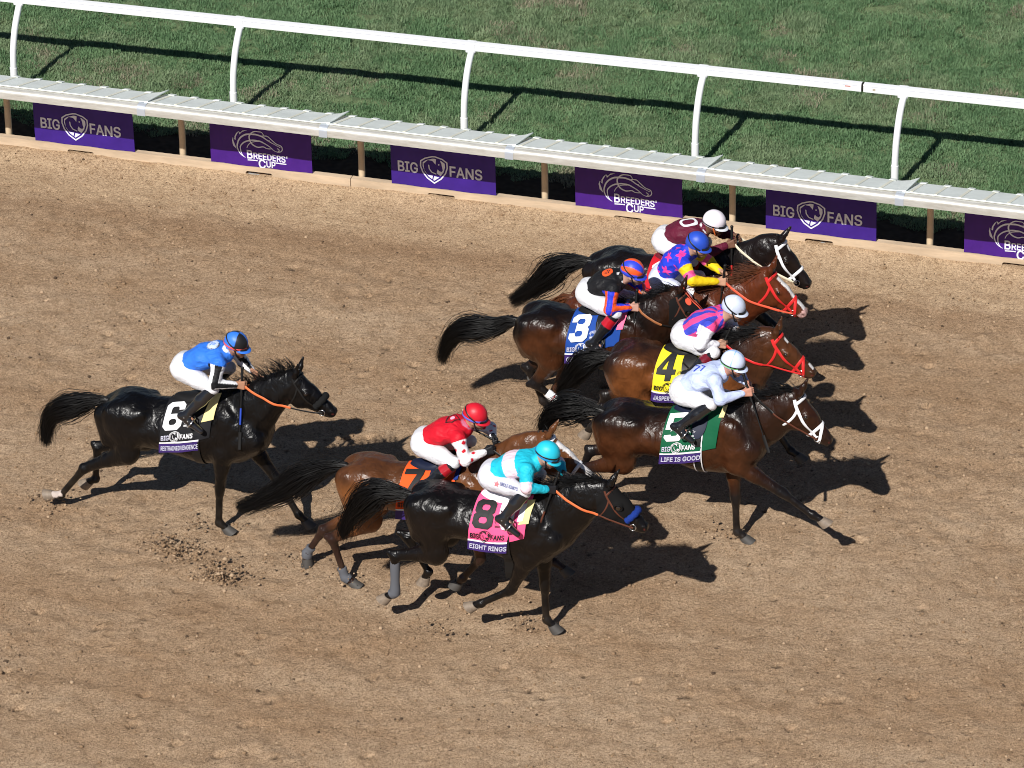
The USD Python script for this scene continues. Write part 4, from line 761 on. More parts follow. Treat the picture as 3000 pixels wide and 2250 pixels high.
    cl_ = patch(xa, xc, -0.50, dl - 0.10, 0.012, cloth_m[cc_], 'saddle_cloth', ruffle=0.005); patch(xa, xb, dl - 0.14, dl, 0.014, cloth_m[cc_], 'cloth_skirt', cl_, ns=10, ruffle=0.005)
    patch(xa, xb, dl - 0.105, dl - 0.09, 0.0205, ink_w, 'white_line', cl_, ns=4); patch(xa, xb, dl - 0.088, dl + 0.01, 0.0185, band_m, 'name_band', cl_, ns=10, ruffle=0.004)
    ink = ink_k if H.get('ink') == 'k' else ink_w
    def put(shape, x, s_, name, m, off=0.0225, hgt=None):
        mm = flat_mesh(shape, 0.002) if not hasattr(shape, 'vertices') else shape; mm = mm.copy()
        v_, f_ = trimesh.remesh.subdivide_to_size(mm.vertices, mm.faces, 0.05, max_iter=6); xx = x + v_[:, 0] + sl * (1 - (s_ - v_[:, 1]) / dl); obj(name, (shell(xx, s_ - v_[:, 1], off + v_[:, 2]), f_), m, cl_)
    nh = H.get('num_h', 0.265); put(digit(H['num'], nh), sx0 + 0.022, 0.083 + nh, 'number', ink)
    fy = dl - 0.128; put(text_shape_mesh('BIG', 0.042, 0.085), sx0 + 0.02, fy, 'lettering', ink if ink is ink_k else ink_lg); put(text_shape_mesh('FANS', 0.042, 0.125), sx0 + 0.215, fy, 'lettering', ink); put(horse_shield(0.105), sx0 + 0.158, fy - 0.022, 'crest', ink)
    if H.get('name'): put(text_shape_mesh(H['name'], 0.046, min(cw * 0.94, 0.034 * len(H['name']))), sx0 + 0.022, dl - 0.017, 'horse_name', ink_lg, 0.0245)
    put(affinity.scale(racing_swirl(), 0.09, 0.075, origin=(0, 0)), sx0 + 0.225, 0.30, 'emblem', ink); put(text_shape_mesh('BREEDERS', 0.016, 0.075), sx0 + 0.235, 0.325, 'lettering', ink)
    # saddle
    ov = lambda s_, x0_, x1_, e: 0
    smat = leather[H.get('saddle', 'black')]; hx = (sx0 + sx1) / 2 + H.get('saddle_dx', 0.05)
    Vs, Fs = [], []; na, nr = 36, 9
    for o_ in (0, 1):
        for ri in range(nr):
            q_ = ri / (nr - 1)
            for ai in range(na):
                an = 2 * np.pi * ai / na; xx = hx + 0.17 * q_ * math.cos(an) * (1.0 if math.cos(an) > 0 else 1.05); ss_ = 0.13 * q_ * math.sin(an) * (0.75 + 0.25 * math.cos(an))
                rise = 0.030 * (1 - q_ ** 4) + 0.035 * max(0, -math.cos(an)) * q_ ** 2 * (1 - q_ ** 8) * (abs(math.cos(an))) + 0.02 * max(0, math.cos(an)) * q_ ** 2 * (1 - q_ ** 8); Vs.append(shell(xx, ss_, 0.018 + (rise if o_ == 0 else 0.0)))
    Vs = A3(Vs)
    for o_ in (0, 1):
        for ri in range(nr - 1):
            for ai in range(na):
                p0 = o_ * na * nr + ri * na + ai; p1 = o_ * na * nr + ri * na + (ai + 1) % na; f_ = [(p0, p1, p1 + na), (p0, p1 + na, p0 + na)]; Fs += f_ if o_ else [w_[::-1] for w_ in f_]
    mm = trimesh.Trimesh(Vs, Fs, process=False); sd_ = obj('saddle', mm, smat, t, smooth=60)
    fx = hx + 0.11
    for s in (1, -1):
        ss_ = np.linspace(0.06, 0.40, 20); wf = lambda q_: 0.085 * np.sqrt(np.clip(1 - ((np.abs(q_) - 0.18) / 0.17) ** 2, 0.0, 1)); patch(lambda q_: fx - wf(q_) * 0.7, lambda q_: fx + wf(q_), 0.03 * s, 0.345 * s, 0.024, smat, 'saddle_flap', sd_, nx=8, ns=22)
    if H.get('chamois'):
        c1_, c2_, wd_, s0_, s1_ = H['chamois']; x9 = sx1 + bc + 0.05
        patch(lambda s_: x9 - wd_ * (0.4 + 1.6 * (s_ - s0_)) - 0.10 * (s_ - s0_), lambda s_: x9 + 0.03 - 0.12 * (s_ - s0_), s0_, s1_, 0.020, leather[c1_], 'chamois', t, nx=8, ns=12, ruffle=0.004)
        if c2_: patch(lambda s_: x9 - wd_ * (0.4 + 1.6 * (s_ - s0_)) - 0.04, lambda s_: x9 - 0.03 - 0.12 * (s_ - s0_), s0_ + 0.04, s1_ - 0.03, 0.0255, leather[c2_], 'pad', t, nx=8, ns=12)
    gx0 = H.get('girth_x', (sx0 + sx1) / 2 + 0.17); tg = np.radians(np.arange(0, 360, 5)); O2 = np.stack([np.full(72, gx0), 0 * tg, np.full(72, zc - 0.03)], -1); D2 = np.stack([0 * tg, np.sin(tg), np.cos(tg)], -1); R2 = gaussian_filter(vol.hit(O2, D2, 0.75, 0.01), 1.5, mode='wrap')
    def belt(x_, hwid, off, m, name):
        Vb, Fb = [], []
        for dx_, o_ in ((-hwid, off), (hwid, off), (hwid, off - 0.006), (-hwid, off - 0.006)): Vb.append(np.stack([np.full(72, x_ + dx_), np.sin(tg) * (R2 + o_), zc - 0.03 + np.cos(tg) * (R2 + o_)], -1))
        Vb = np.vstack(Vb)
        for e_ in range(4):
            for i in range(72): a_, b_ = e_ * 72 + i, e_ * 72 + (i + 1) % 72; c_, d_ = ((e_ + 1) % 4) * 72 + i, ((e_ + 1) % 4) * 72 + (i + 1) % 72; Fb += [(a_, c_, d_), (a_, d_, b_)]
        return obj(name, (Vb, Fb), m, t)
    belt(gx0, 0.042, 0.010, leather['black'], 'girth')
    if H.get('girth_edge'): belt(gx0 - 0.038, 0.005, 0.012, leather['white'], 'girth_edge'); belt(gx0 + 0.038, 0.005, 0.012, leather['white'], 'girth_edge')
    return dict(t=t, vol=vol, bits=bits, shell=shell, hx=hx, sx0=sx0, W=W, wx=wx, cr=cr)
hood_mat = pm('hood_cloth', (0.0085, 0.008, 0.008), 0.85, 0.12, bump=0.3, bscale=150)
roll_mat = {'black': pm('fleece_black', (0.010, 0.010, 0.010), 0.95, 0.2, bump=0.9, bscale=120), 'blue': pm('fleece_blue', (0.010, 0.035, 0.22), 0.95, 0.2, bump=0.9, bscale=120)}
BLACK = dict(body=(0.0045, 0.0038, 0.004), top=(0.0035, 0.0032, 0.0035), points=(0.0045, 0.004, 0.004))
DARKBAY = dict(body=(0.058, 0.019, 0.007), top=(0.007, 0.0045, 0.004), points=(0.010, 0.008, 0.008))
BAY = dict(body=(0.150, 0.050, 0.015), top=(0.022, 0.010, 0.007), points=(0.012, 0.009, 0.008))
REDBAY = dict(body=(0.190, 0.068, 0.021), top=(0.085, 0.032, 0.013), points=(0.030, 0.014, 0.010))
CHEST = dict(body=(0.130, 0.031, 0.009), top=(0.085, 0.021, 0.008), points=(0.085, 0.030, 0.014))
HORSES = {
 6: dict(X0=-2.1, Y=-3.37, label='black horse galloping alone at the left, number 6 on its black saddle cloth', coat=dict(BLACK), withers=1.46, wx=0.30, croup=(-0.58, 1.325), dock=(-0.85, 1.22), butt=(-0.97, 1.02), chest=(0.73, 1.11), crest=(0.62, 1.585), poll=(1.05, 1.80), muzz=(1.45, 1.43),
   RF=[(0.33, 0.90), (0.27, 0.47), (0.245, 0.10), (0.37, 0.01)], LF=[(0.48, 0.88), (0.76, 0.51), (0.965, 0.16), (1.09, 0.05)], RH=[(-0.62, 0.76), (-1.10, 0.50), (-1.36, 0.165), (-1.52, 0.15)], LH=[(-0.55, 0.76), (-1.05, 0.60), (-1.09, 0.25), (-1.23, 0.17)],
   tail=[(-1.23, 1.10), (-1.45, 0.97), (-1.53, 0.66)], cloth=(-0.27, 0.13), apron=0.10, cloth_col='black', num=6, name='RESTRAINEDVENGENCE', bridle='black', roll='black', mane='spiky', ear=0.45, chamois=('yellow', None, 0.13, 0.05, 0.30), socks={'RH': 0.25}, pale=('RH', 'LH'), figure8=False, rein=('orange', 'black', 0.6), belly=-0.065),
 8: dict(X0=1.3, Y=-4.56, label='black horse in a dark hood with a blue noseband roll, number 8 on pink cloth', coat=dict(body=(0.0065, 0.0045, 0.004), top=(0.0045, 0.0038, 0.0038), points=(0.005, 0.0043, 0.0043)), withers=1.53, wx=0.27, croup=(-0.58, 1.475), dock=(-0.86, 1.37), butt=(-0.90, 1.22), chest=(0.60, 1.20), crest=(0.68, 1.70), poll=(1.02, 1.765), muzz=(1.405, 1.365),
   RF=[(0.28, 0.95), (0.11, 0.56), (-0.18, 0.37), (-0.30, 0.32)], LF=[(0.34, 0.90), (0.355, 0.49), (0.37, 0.14), (0.48, 0.04)], RH=[(-0.58, 0.87), (-1.00, 0.75), (-1.01, 0.36), (-1.16, 0.25)], LH=[(-0.55, 0.90), (-0.96, 0.82), (-0.76, 0.48), (-0.83, 0.35)],
   tail=[(-1.13, 1.35), (-1.38, 1.14), (-1.55, 0.82)], bush=1.45, cloth=(-0.25, 0.12), apron=0.15, cloth_col='pink', ink='k', num=8, name='EIGHT RINGS', bridle='brown', roll='blue', hood='plain', mane='lumpy', ear=0.25, saddle='white', chamois=('yellow', 'white', 0.10, 0.10, 0.32), pale=('RH', 'LH', 'RF'), wraps={'RH': ('grey', 0.15, 1)}, rein=('orange', 'brown', 0.55)),
 7: dict(X0=0.5, Y=-4.0, label='reddish bay horse with a white blaze and plaited mane, orange cloth number 7', coat=dict(REDBAY, hair='black', face=[(0.10, 0.56, 0.034)], pinknose=False), withers=1.45, wx=0.28, croup=(-0.62, 1.335), dock=(-0.86, 1.24), butt=(-0.95, 1.06), chest=(0.66, 1.12), crest=(0.74, 1.73), poll=(1.08, 1.865), muzz=(1.555, 1.455),
   RF=[(0.40, 0.88), (0.45, 0.50), (0.27, 0.26), (0.18, 0.17)], LF=[(0.50, 0.90), (0.82, 0.58), (1.09, 0.42), (1.25, 0.31)], RH=[(-0.60, 0.77), (-1.00, 0.49), (-0.89, 0.095), (-0.76, 0.01)], LH=[(-0.62, 0.77), (-1.17, 0.42), (-1.34, 0.15), (-1.36, 0.02)],
   tail=[(-1.22, 1.10), (-1.50, 0.88), (-1.98, 0.63)], bush=1.25, cloth=(-0.325, 0.08), apron=0.12, cloth_col='orange', ink='k', num=7, name='', bridle='white', mane='plaits', ear=0.15, saddle='navy', chamois=('blue', None, 0.03, 0.08, 0.22), wraps={'RH': ('grey', 0.75, 1), 'LH': ('grey', 0.75, 1)}, figure8=False, rein=('black', 'black', 0.5)),
 5: dict(X0=2.4, Y=-2.5, label='glossy dark bay horse at full stretch in a white bridle, number 5 on green cloth', coat=dict(DARKBAY), withers=1.53, wx=0.42, croup=(-0.47, 1.395), dock=(-0.72, 1.30), butt=(-0.81, 1.10), chest=(0.82, 1.20), crest=(0.90, 1.67), poll=(1.17, 1.77), muzz=(1.51, 1.305),
   RF=[(0.60, 1.0), (1.05, 0.735), (1.33, 0.54), (1.49, 0.455)], LF=[(0.48, 0.88), (0.52, 0.45), (0.54, 0.095), (0.67, 0.005)], RH=[(-0.48, 0.86), (-0.90, 0.70), (-1.0, 0.32), (-1.1, 0.20)], LH=[(-0.45, 0.88), (-0.90, 0.76), (-1.05, 0.40), (-1.18, 0.32)],
   tail=[(-0.95, 1.30), (-1.20, 1.22), (-1.34, 0.98)], bush=1.3, belly=0.0, cloth=(-0.115, 0.285), apron=0.13, cloth_col='green', num=5, name='LIFE IS GOOD', bridle='white', mane='lumpy', ear=0.5, saddle='navy', chamois=('yellow', None, 0.03, 0.05, 0.18), pale=('RF',), rein=('black', 'brown', 0.35), girth_edge=True),
 4: dict(X0=2.2, Y=-1.47, label='bay horse in a red bridle, number 4 on crumpled yellow cloth', coat=dict(BAY, face=[(0.10, 0.15, 0.022), (0.43, 0.50, 0.022)]), withers=1.57, wx=0.32, croup=(-0.46, 1.465), dock=(-0.72, 1.30), butt=(-0.79, 1.15), chest=(0.72, 1.24), crest=(0.63, 1.73), poll=(0.88, 1.80), muzz=(1.29, 1.42),
   RF=[(0.50, 1.0), (0.70, 0.68), (0.55, 0.40), (0.45, 0.34)], LF=[(0.46, 1.0), (0.80, 0.72), (1.0, 0.45), (1.12, 0.37)], RH=[(-0.42, 0.92), (-0.76, 0.78), (-0.70, 0.40), (-0.76, 0.28)], LH=[(-0.42, 0.93), (-0.84, 0.78), (-0.98, 0.42), (-1.06, 0.33)],
   tail=[(-0.97, 1.22), (-1.13, 1.03), (-1.28, 0.83)], bush=1.1, cloth=(-0.28, 0.09), apron=0.13, cloth_col='yellow', ink='k', num=4, name='JASPER PRINCE', bridle='red', mane='flat', ear=0.5, chamois=None, pale=('LH',), rein=('red', 'red', 0.5)),
 3: dict(X0=1.0, Y=-0.85, label='dark bay horse in an orange trimmed black hood, number 3 on blue cloth', coat=dict(DARKBAY), withers=1.53, wx=0.34, croup=(-0.36, 1.40), dock=(-0.64, 1.22), butt=(-0.68, 1.04), chest=(0.80, 1.16), crest=(0.76, 1.66), poll=(0.98, 1.78), muzz=(1.36, 1.38),
   RF=[(0.56, 0.95), (0.90, 0.72), (1.16, 0.55), (1.30, 0.46)], LF=[(0.48, 0.92), (0.62, 0.52), (0.70, 0.20), (0.82, 0.11)], RH=[(-0.27, 0.90), (-0.46, 0.60), (-0.20, 0.42), (-0.08, 0.36)], LH=[(-0.33, 0.88), (-0.60, 0.62), (-0.46, 0.28), (-0.36, 0.18)],
   tail=[(-0.91, 1.10), (-1.25, 1.02), (-1.46, 0.66)], bush=1.3, cloth=(-0.12, 0.28), apron=0.13, cloth_col='blue', num=3, name='GINOBILI', bridle='brown', hood='orange', mane='blown', ear=0.5, chamois=('pink', None, 0.05, 0.05, 0.30), wraps={'RH': ('white', 0.45, 1)}, wrap_rings='red', rein=('tan', 'black', 0.4)),
 2: dict(X0=1.6, Y=-0.20, label='chestnut horse with a broad white blaze in a red bridle', coat=dict(CHEST, hair='chestnut', face=[(0.10, 0.60, 0.030)], pinknose=True), withers=1.47, wx=0.34, croup=(-0.62, 1.30), dock=(-0.88, 1.18), butt=(-0.96, 1.02), chest=(0.82, 1.10), crest=(0.86, 1.60), poll=(1.10, 1.76), muzz=(1.49, 1.345),
   RF=[(0.56, 0.90), (0.92, 0.66), (1.16, 0.45), (1.30, 0.37)], LF=[(0.50, 0.86), (0.60, 0.46), (0.66, 0.12), (0.78, 0.03)], RH=[(-0.55, 0.78), (-0.95, 0.56), (-1.05, 0.20), (-1.12, 0.08)], LH=[(-0.60, 0.78), (-1.08, 0.56), (-1.25, 0.22), (-1.36, 0.14)],
   tail=[(-1.08, 1.02), (-1.16, 0.82), (-1.20, 0.62)], bush=0.8, cloth=(-0.18, 0.18), apron=0.13, cloth_col='white', ink='k', num=2, name='', bridle='red', mane='flat', ear=0.5, chamois=None, rein=('coral', 'coral', 0.8)),
 1: dict(X0=1.7, Y=0.45, label='near black horse with plaited mane and white bridle, nearest the rail', coat=dict(body=(0.016, 0.008, 0.006), top=(0.008, 0.006, 0.006), points=(0.010, 0.008, 0.008), face=[(0.09, 0.15, 0.020)]), withers=1.49, wx=0.22, croup=(-0.66, 1.395), dock=(-0.97, 1.25), butt=(-1.06, 1.10), chest=(0.68, 1.14), crest=(0.68, 1.69), poll=(0.94, 1.77), muzz=(1.27, 1.30),
   RF=[(0.40, 0.92), (0.45, 0.50), (0.40, 0.14), (0.52, 0.04)], LF=[(0.50, 0.94), (0.86, 0.68), (1.06, 0.40), (1.18, 0.30)], RH=[(-0.65, 0.82), (-1.08, 0.62), (-1.20, 0.26), (-1.30, 0.14)], LH=[(-0.62, 0.82), (-1.14, 0.60), (-1.32, 0.28), (-1.46, 0.20)],
   tail=[(-1.29, 1.16), (-1.52, 0.94), (-1.84, 0.70)], bush=1.4, cloth=(-0.40, -0.02), apron=0.12, cloth_col='red', num=1, name='', bridle='white', mane='plaits', ear=0.3, saddle='maroon', socks={'LF': 0.45}, pale=('LF',), figure8=False, rein=('cream', 'cream', 0.9)),
}
built = {n: build_horse(n, HORSES[n]) for n in sorted(HORSES)}

# ------------------------------------------------------------------ jockeys
silk_mat = dyed('silks', 0.55, 0.18, bump=0.9, bscale=15.0, dist=0.022, fine=0.06, stretch=(0.6, 1.0, 1.0), vary=0.08)
breech_mat = dyed('breeches', 0.6, 0.25, bump=0.8, bscale=17.0, dist=0.016, fine=0.05, vary=0.04)
boot_mat = dyed('boots', 0.20, 0.5, coat=0.6, coat_rough=0.1, bump=0.15, bscale=22.0, vary=0.05)
skin_mat = dyed('skin', 0.48, 0.4, bump=0.1, bscale=60.0, vary=0.10)
cap_mat = dyed('cap_silk', 0.45, 0.4, bump=0.25, bscale=20.0, dist=0.006, vary=0.05)
lens_mat = pm('goggle_lens', (0.09, 0.075, 0.03), 0.08, 0.8, metal=0.6, coat=1.0); black_rub = pm('goggle_rubber', (0.012, 0.012, 0.012), 0.4)
WHT, BLK = (0.80, 0.80, 0.83), (0.012, 0.012, 0.014)
def make_hand(side, openness=0.0):
    """A fist closed on a rein: wrist at the origin, +x to the knuckles, +z the thumb side; side=-1 is the right hand (palm faces +y)."""
    v = Vol((-0.035, -0.065, -0.065), (0.135, 0.065, 0.075), 0.0042); pal = -side
    for q in (-0.022, -0.008, 0.008, 0.022): v.cone((-0.01, 0, q * 0.7), (0.080, 0.0, q * 1.35), 0.017, 0.0125, 0.012)
    v.cone((-0.03, 0, 0), (0.012, 0, 0), 0.023, 0.022, 0.015, 1.2)
    for i, (z, l) in enumerate(((0.031, 0.9), (0.0105, 1.0), (-0.0105, 0.94), (-0.030, 0.78))):
        a = A3([0.079, 0, z]); b = a + A3([0.027, pal * 0.018, 0.0]) * l; c = b + A3([-0.010, pal * 0.026, 0]) * l; d = c + A3([-0.024, -pal * 0.002, 0]) * l
        v.cone(a, b, 0.0105, 0.0095, 0.006); v.cone(b, c, 0.0095, 0.0088, 0.003); v.cone(c, d, 0.0088, 0.0075, 0.003)
    v.cone((0.015, pal * 0.010, 0.018), (0.050, pal * 0.024, 0.042), 0.014, 0.011, 0.010); v.cone((0.050, pal * 0.024, 0.042), (0.082, pal * 0.030, 0.040), 0.0105, 0.0085, 0.004)
    return v.mesh(1)
HANDS = {-1: make_hand(-1), 1: make_hand(1)}
def frame(x, zhint):
    x = x / np.linalg.norm(x); y = np.cross(zhint, x); y /= np.linalg.norm(y); return np.stack([x, y, np.cross(x, y)])
def star(x, y, r_, rot=0.0): return Polygon([(x + (r_ if k % 2 == 0 else 0.40 * r_) * math.cos(rot + math.pi / 2 + k * math.pi / 5), y + (r_ if k % 2 == 0 else 0.40 * r_) * math.sin(rot + math.pi / 2 + k * math.pi / 5)) for k in range(10)])

def build_jockey(n, J, HB):
    H = HORSES[n]; t = thing('person', J['label'], 'person', (H['X0'], H['Y'], 0), 'jockeys riding crouched over their saddles')
    P = {k: A3(v, float) if False else np.array(v, float) for k, v in J['j'].items()}
    hipc = np.array([P['hip'][0], 0, P['hip'][2]]); neck = P['neck'].copy(); hel = P['helm'].copy()
    shz = min(P['shR'][2], neck[2]) - 0.035
    sh = {-1: np.array([P['shR'][0] + 0.02, -0.165, shz]), 1: np.array([P['shR'][0] + 0.05, 0.165, shz])}
    hip = {s: hipc + [0.01, 0.085 * s, -0.02] for s in (-1, 1)}
    el = {-1: P['elR'], 1: P.get('elL', P['elR'] * [1, -1, 1] + [0.02, 0, 0.0])}; hd = {-1: P['hdR'], 1: P.get('hdL', P['hdR'] * [1, -1, 1] + [0.06, 0, 0.0])}
    kn = {-1: P['knR'], 1: P.get('knL', P['knR'] * [1, -1, 1] + [0.02, 0, 0.0])}; an = {-1: P['anR'], 1: P['anR'] * [1, -1, 1] + [0.02, 0, 0]}
    to = {-1: P.get('toR', P['anR'] + [0.115, -0.02, -0.085]), 1: None}; 
    for q_ in (an, to):
        for s in (-1, 1):
            if q_[s] is not None: q_[s] = q_[s] + np.array([0.03, 0, 0.0])
    to[-1] = to[-1] + (to[-1] - an[-1]) * 0.22; to[1] = to[-1] * [1, -1, 1] + [0.02, 0, 0]
    pitch = math.radians(J.get('pitch', 14)); F_ = np.array([math.cos(pitch), 0, -math.sin(pitch)]); U_ = np.array([math.sin(pitch), 0, math.cos(pitch)])
    hc = hel - U_ * 0.030 + F_ * 0.012                                         # middle of the skull
    hq = lambda x, y, z: hc + F_ * x + np.array([0, y, 0]) + U_ * z
    lo = np.array([min(hipc[0] - 0.22, an[-1][0] - 0.15), -0.44, an[-1][2] - 0.20]); hi = np.array([max(hd[-1][0], hd[1][0], hel[0] + 0.1) + 0.16, 0.44, hel[2] + 0.2])
    wrist = {s: hd[s] + (el[s] - hd[s]) / np.linalg.norm(el[s] - hd[s]) * 0.055 for s in (-1, 1)}
    # body: one figure from crown to sole; the clothes lie over it
    b = Vol(lo, hi, 0.0115); md = (hipc + neck) / 2 + np.array([-0.02, 0, 0.015])
    b.cone(hipc, md, 0.085, 0.085, 0.03, 0.85); b.cone(md, neck + [-0.05, 0, -0.08], 0.085, 0.085, 0.03, 0.75)
    nb = neck + np.array([0.0, 0, -0.03]); b.cone(nb - [0.03, 0, 0.03], hc - U_ * 0.05 - F_ * 0.02, 0.056, 0.052, 0.03)
    b.ell(hc, (0.096, 0.076, 0.108), 0.02, np.stack([F_, [0, 1.0, 0], U_]))
    b.cone(hq(0.045, 0, -0.075), hq(0.062, 0, -0.098), 0.042, 0.028, 0.03, 1.1); b.cone(hq(0.092, 0, -0.015), hq(0.112, 0, -0.048), 0.012, 0.015, 0.012); b.cone(hq(0.092, -0.018, -0.078), hq(0.092, 0.018, -0.078), 0.010, 0.010, 0.010)
    b.cone(hq(0.075, -0.035, 0.008), hq(0.075, 0.035, 0.008), 0.018, 0.018, 0.015)
    for s in (-1, 1):
        b.ell(hq(-0.005, s * 0.076, -0.03), (0.020, 0.011, 0.032), 0.008); b.cone(hq(0.03, s * 0.045, -0.045), hq(0.06, s * 0.03, -0.06), 0.03, 0.025, 0.02)
        b.cone(sh[s], el[s], 0.046, 0.038, 0.02); b.cone(el[s], wrist[s], 0.038, 0.025, 0.02); b.cone(neck + [-0.05, 0, -0.06], sh[s], 0.06, 0.05, 0.03)
        b.cone(hip[s], kn[s], 0.072, 0.048, 0.03); b.cone(kn[s], an[s], 0.050, 0.034, 0.02); b.cone(an[s], an[s] * 0.6 + to[s] * 0.4, 0.030, 0.024, 0.02)
    V, F = b.mesh(2); sk = np.array(J.get('skin', (0.42, 0.235, 0.16))); C = np.tile(sk, (len(V), 1)); d = (V - hc); rx, ry, rz = d @ F_, d[:, 1], d @ U_
    C = np.where(((rx > 0.085) & (np.abs(rz + 0.078) < 0.010) & (np.abs(ry) < 0.026))[:, None], sk * [0.85, 0.5, 0.5], C)
    beard = ((rz < -0.05) & (rx > 0.0) & (rx < 0.11))[:, None]; C = np.where(beard, C * J.get('beard', 0.82), C)
    ey = ((rx > 0.06) & (np.abs(rz + 0.012) < 0.008) & (np.abs(np.abs(ry) - 0.032) < 0.012))[:, None]; C = np.where(ey, [0.05, 0.03, 0.02], C)
    meshes, cols = [(V, F)], [C]
    for s in (-1, 1):
        hv, hf = HANDS[s]; M = frame(hd[s] - wrist[s] + np.array([0.02, 0, 0.0]), np.array([0, -0.35 * s, 1.0])); meshes.append((wrist[s] - (hd[s] - wrist[s]) * 0.15 + hv @ M, hf)); cols.append(np.tile(np.array(J['glove']) if J.get('glove') else sk * 1.1, (len(hv), 1)))
    obj('body', cat(meshes), skin_mat, t, smooth=True, cols=np.vstack(cols))
    # silks
    jv = Vol(lo, hi, 0.0088); waist = hipc + (neck - hipc) * 0.20; ch_ = neck + (hipc - neck) * 0.26 + np.array([0, 0, -0.015])
    bkk = np.array([-0.015, 0, 0.03])
    jv.cone(hipc + (neck - hipc) * 0.05 + [0, 0, 0.02], (waist + ch_) / 2 + bkk, 0.104, 0.112, 0.03, 0.74); jv.cone((waist + ch_) / 2 + bkk, ch_ + bkk * 0.5, 0.112, 0.108, 0.03, 0.66); jv.cone(ch_ + bkk * 0.4, neck + [-0.015, 0, -0.055], 0.108, 0.074, 0.03, 0.72)
    arms = {}
    for s in (-1, 1):
        jv.cone(ch_ + [0, s * 0.05, 0.02], sh[s], 0.088, 0.070, 0.04); jv.cone(sh[s], el[s], 0.064, 0.056, 0.03); jv.cone(el[s], wrist[s] + (el[s] - wrist[s]) * 0.06, 0.056, 0.034, 0.02)
        arms[s] = (sh[s], el[s], wrist[s])
    jv.cone(neck + [-0.01, 0, -0.035], neck + [0.015, 0, 0.005], 0.066, 0.060, 0.012)
    V, F = jv.mesh(2)
    vn = jv.grad(V); V = V + vn * (0.017 * (meshkit.fbm(V * A3([13, 17, 24]), 3, n) - 0.5))[:, None]
    # where each point of the silks lies: along the back, or along an arm
    ax = neck - hipc; al = np.linalg.norm(ax); ax = ax / al; tb = (V - hipc) @ ax / al; upv = np.array([-ax[2], 0, ax[0]]); rb = V - hipc - ((V - hipc) @ ax)[:, None] * ax; phi = np.arctan2(rb[:, 1], rb @ upv)
    best = np.full(len(V), 9.0); arm_t = np.zeros(len(V)); arm_phi = np.zeros(len(V)); isarm = np.zeros(len(V), int)
    for s in (-1, 1):
        a0, a1, a2 = arms[s]
        for (p, q, base) in ((a0, a1, 0.0), (a1, a2, 1.0)):
            e = q - p; le = np.linalg.norm(e); tt = ((V - p) @ e) / le ** 2; tc = np.clip(tt, 0, 1); dd = np.linalg.norm(V - p - tc[:, None] * e, axis=1)
            inside = (dd < best) & (dd < 0.098) & ((tt > 0.10 if base == 0 else True)) & (s * V[:, 1] > 0.05)
            w = np.array([1.0, 0, 0.5]); w = w - e * (w @ e) / le ** 2; w /= np.linalg.norm(w); w2 = np.cross(e / le, w); r_ = V - p - tc[:, None] * e
            best = np.where(inside, dd, best); arm_t = np.where(inside, base + tc, arm_t); arm_phi = np.where(inside, np.arctan2(r_ @ w2, r_ @ w), arm_phi); isarm = np.where(inside, s, isarm)
    C = J['paint'](V, tb, phi, isarm, arm_t, arm_phi, dict(neck=neck, hip=hipc, sh=sh, el=el, wr=wrist, hc=hc))
    collar = (np.linalg.norm(V - (neck + [0.0, 0, -0.01]), axis=1) < 0.068) & (tb > 0.95) & (isarm == 0); C = np.where(collar[:, None], np.array(J.get('collar', WHT)), C)
    obj('silk_jacket', (V, F), silk_mat, t, smooth=True, cols=C)
    # breeches
    lv = Vol(lo, hi, 0.0095)
    lv.cone(hipc + [-0.035, -0.055, 0.0], hipc + [-0.035, 0.055, 0.0], 0.108, 0.108, 0.03); lv.cone(hipc + [-0.02, 0, 0.02], hipc + (neck - hipc) * 0.12, 0.104, 0.098, 0.04, 0.80)
    shin = {s: (an[s] - kn[s]) for s in (-1, 1)}
    for s in (-1, 1): lv.cone(hip[s] + [-0.02, 0, -0.0], hip[s] * 0.5 + kn[s] * 0.5 + [0, 0, -0.004], 0.097, 0.083, 0.03); lv.cone(hip[s] * 0.5 + kn[s] * 0.5, kn[s], 0.082, 0.056, 0.03); lv.cone(kn[s], kn[s] + shin[s] * 0.18, 0.055, 0.050, 0.02)
    V, F = lv.mesh(2); vn = lv.grad(V); V = V + vn * (0.015 * (meshkit.fbm(V * A3([12, 18, 22]), 3, n + 9) - 0.5))[:, None]
    obj('breeches', (V, F), breech_mat, t, smooth=True, cols=np.tile(J.get('breech', (0.66, 0.66, 0.69)), (len(V), 1)))
    # boots
    for s in (-1, 1):
        lo2 = np.minimum.reduce([kn[s], an[s], to[s]]) - 0.12; hi2 = np.maximum.reduce([kn[s], an[s], to[s]]) + 0.12; bv = Vol(lo2, hi2, 0.0098); sd = shin[s]; st = kn[s] + sd * J.get('boot_top', 0.10)
        bv.cone(st, kn[s] + sd * 0.45, 0.060, 0.060, 0.02); bv.cone(kn[s] + sd * 0.45, an[s], 0.058, 0.040, 0.02); td = to[s] - an[s]; td /= np.linalg.norm(td); sdn = sd / np.linalg.norm(sd)
        heel = an[s] + sdn * 0.045 - td * 0.03; bv.cone(an[s], heel, 0.040, 0.032, 0.02); bv.cone(heel, an[s] + td * 0.085 + sdn * 0.028, 0.034, 0.036, 0.02); bv.cone(an[s] + td * 0.085 + sdn * 0.028, to[s] + sdn * 0.012 + td * 0.015, 0.036, 0.027, 0.02); bv.cone(an[s], an[s] + td * 0.07 + sdn * 0.02, 0.038, 0.033, 0.02)
        V, F = bv.mesh(2); tt = ((V - kn[s]) @ sd) / (sd @ sd); C = np.tile(np.array(BLK), (len(V), 1))
        if J.get('boot_band'): m = (tt > 0.16) & (tt < 0.42); C = np.where(m[:, None], np.array(J['boot_band']), C)
        obj('boot', (V, F), boot_mat, t, smooth=True, cols=C)
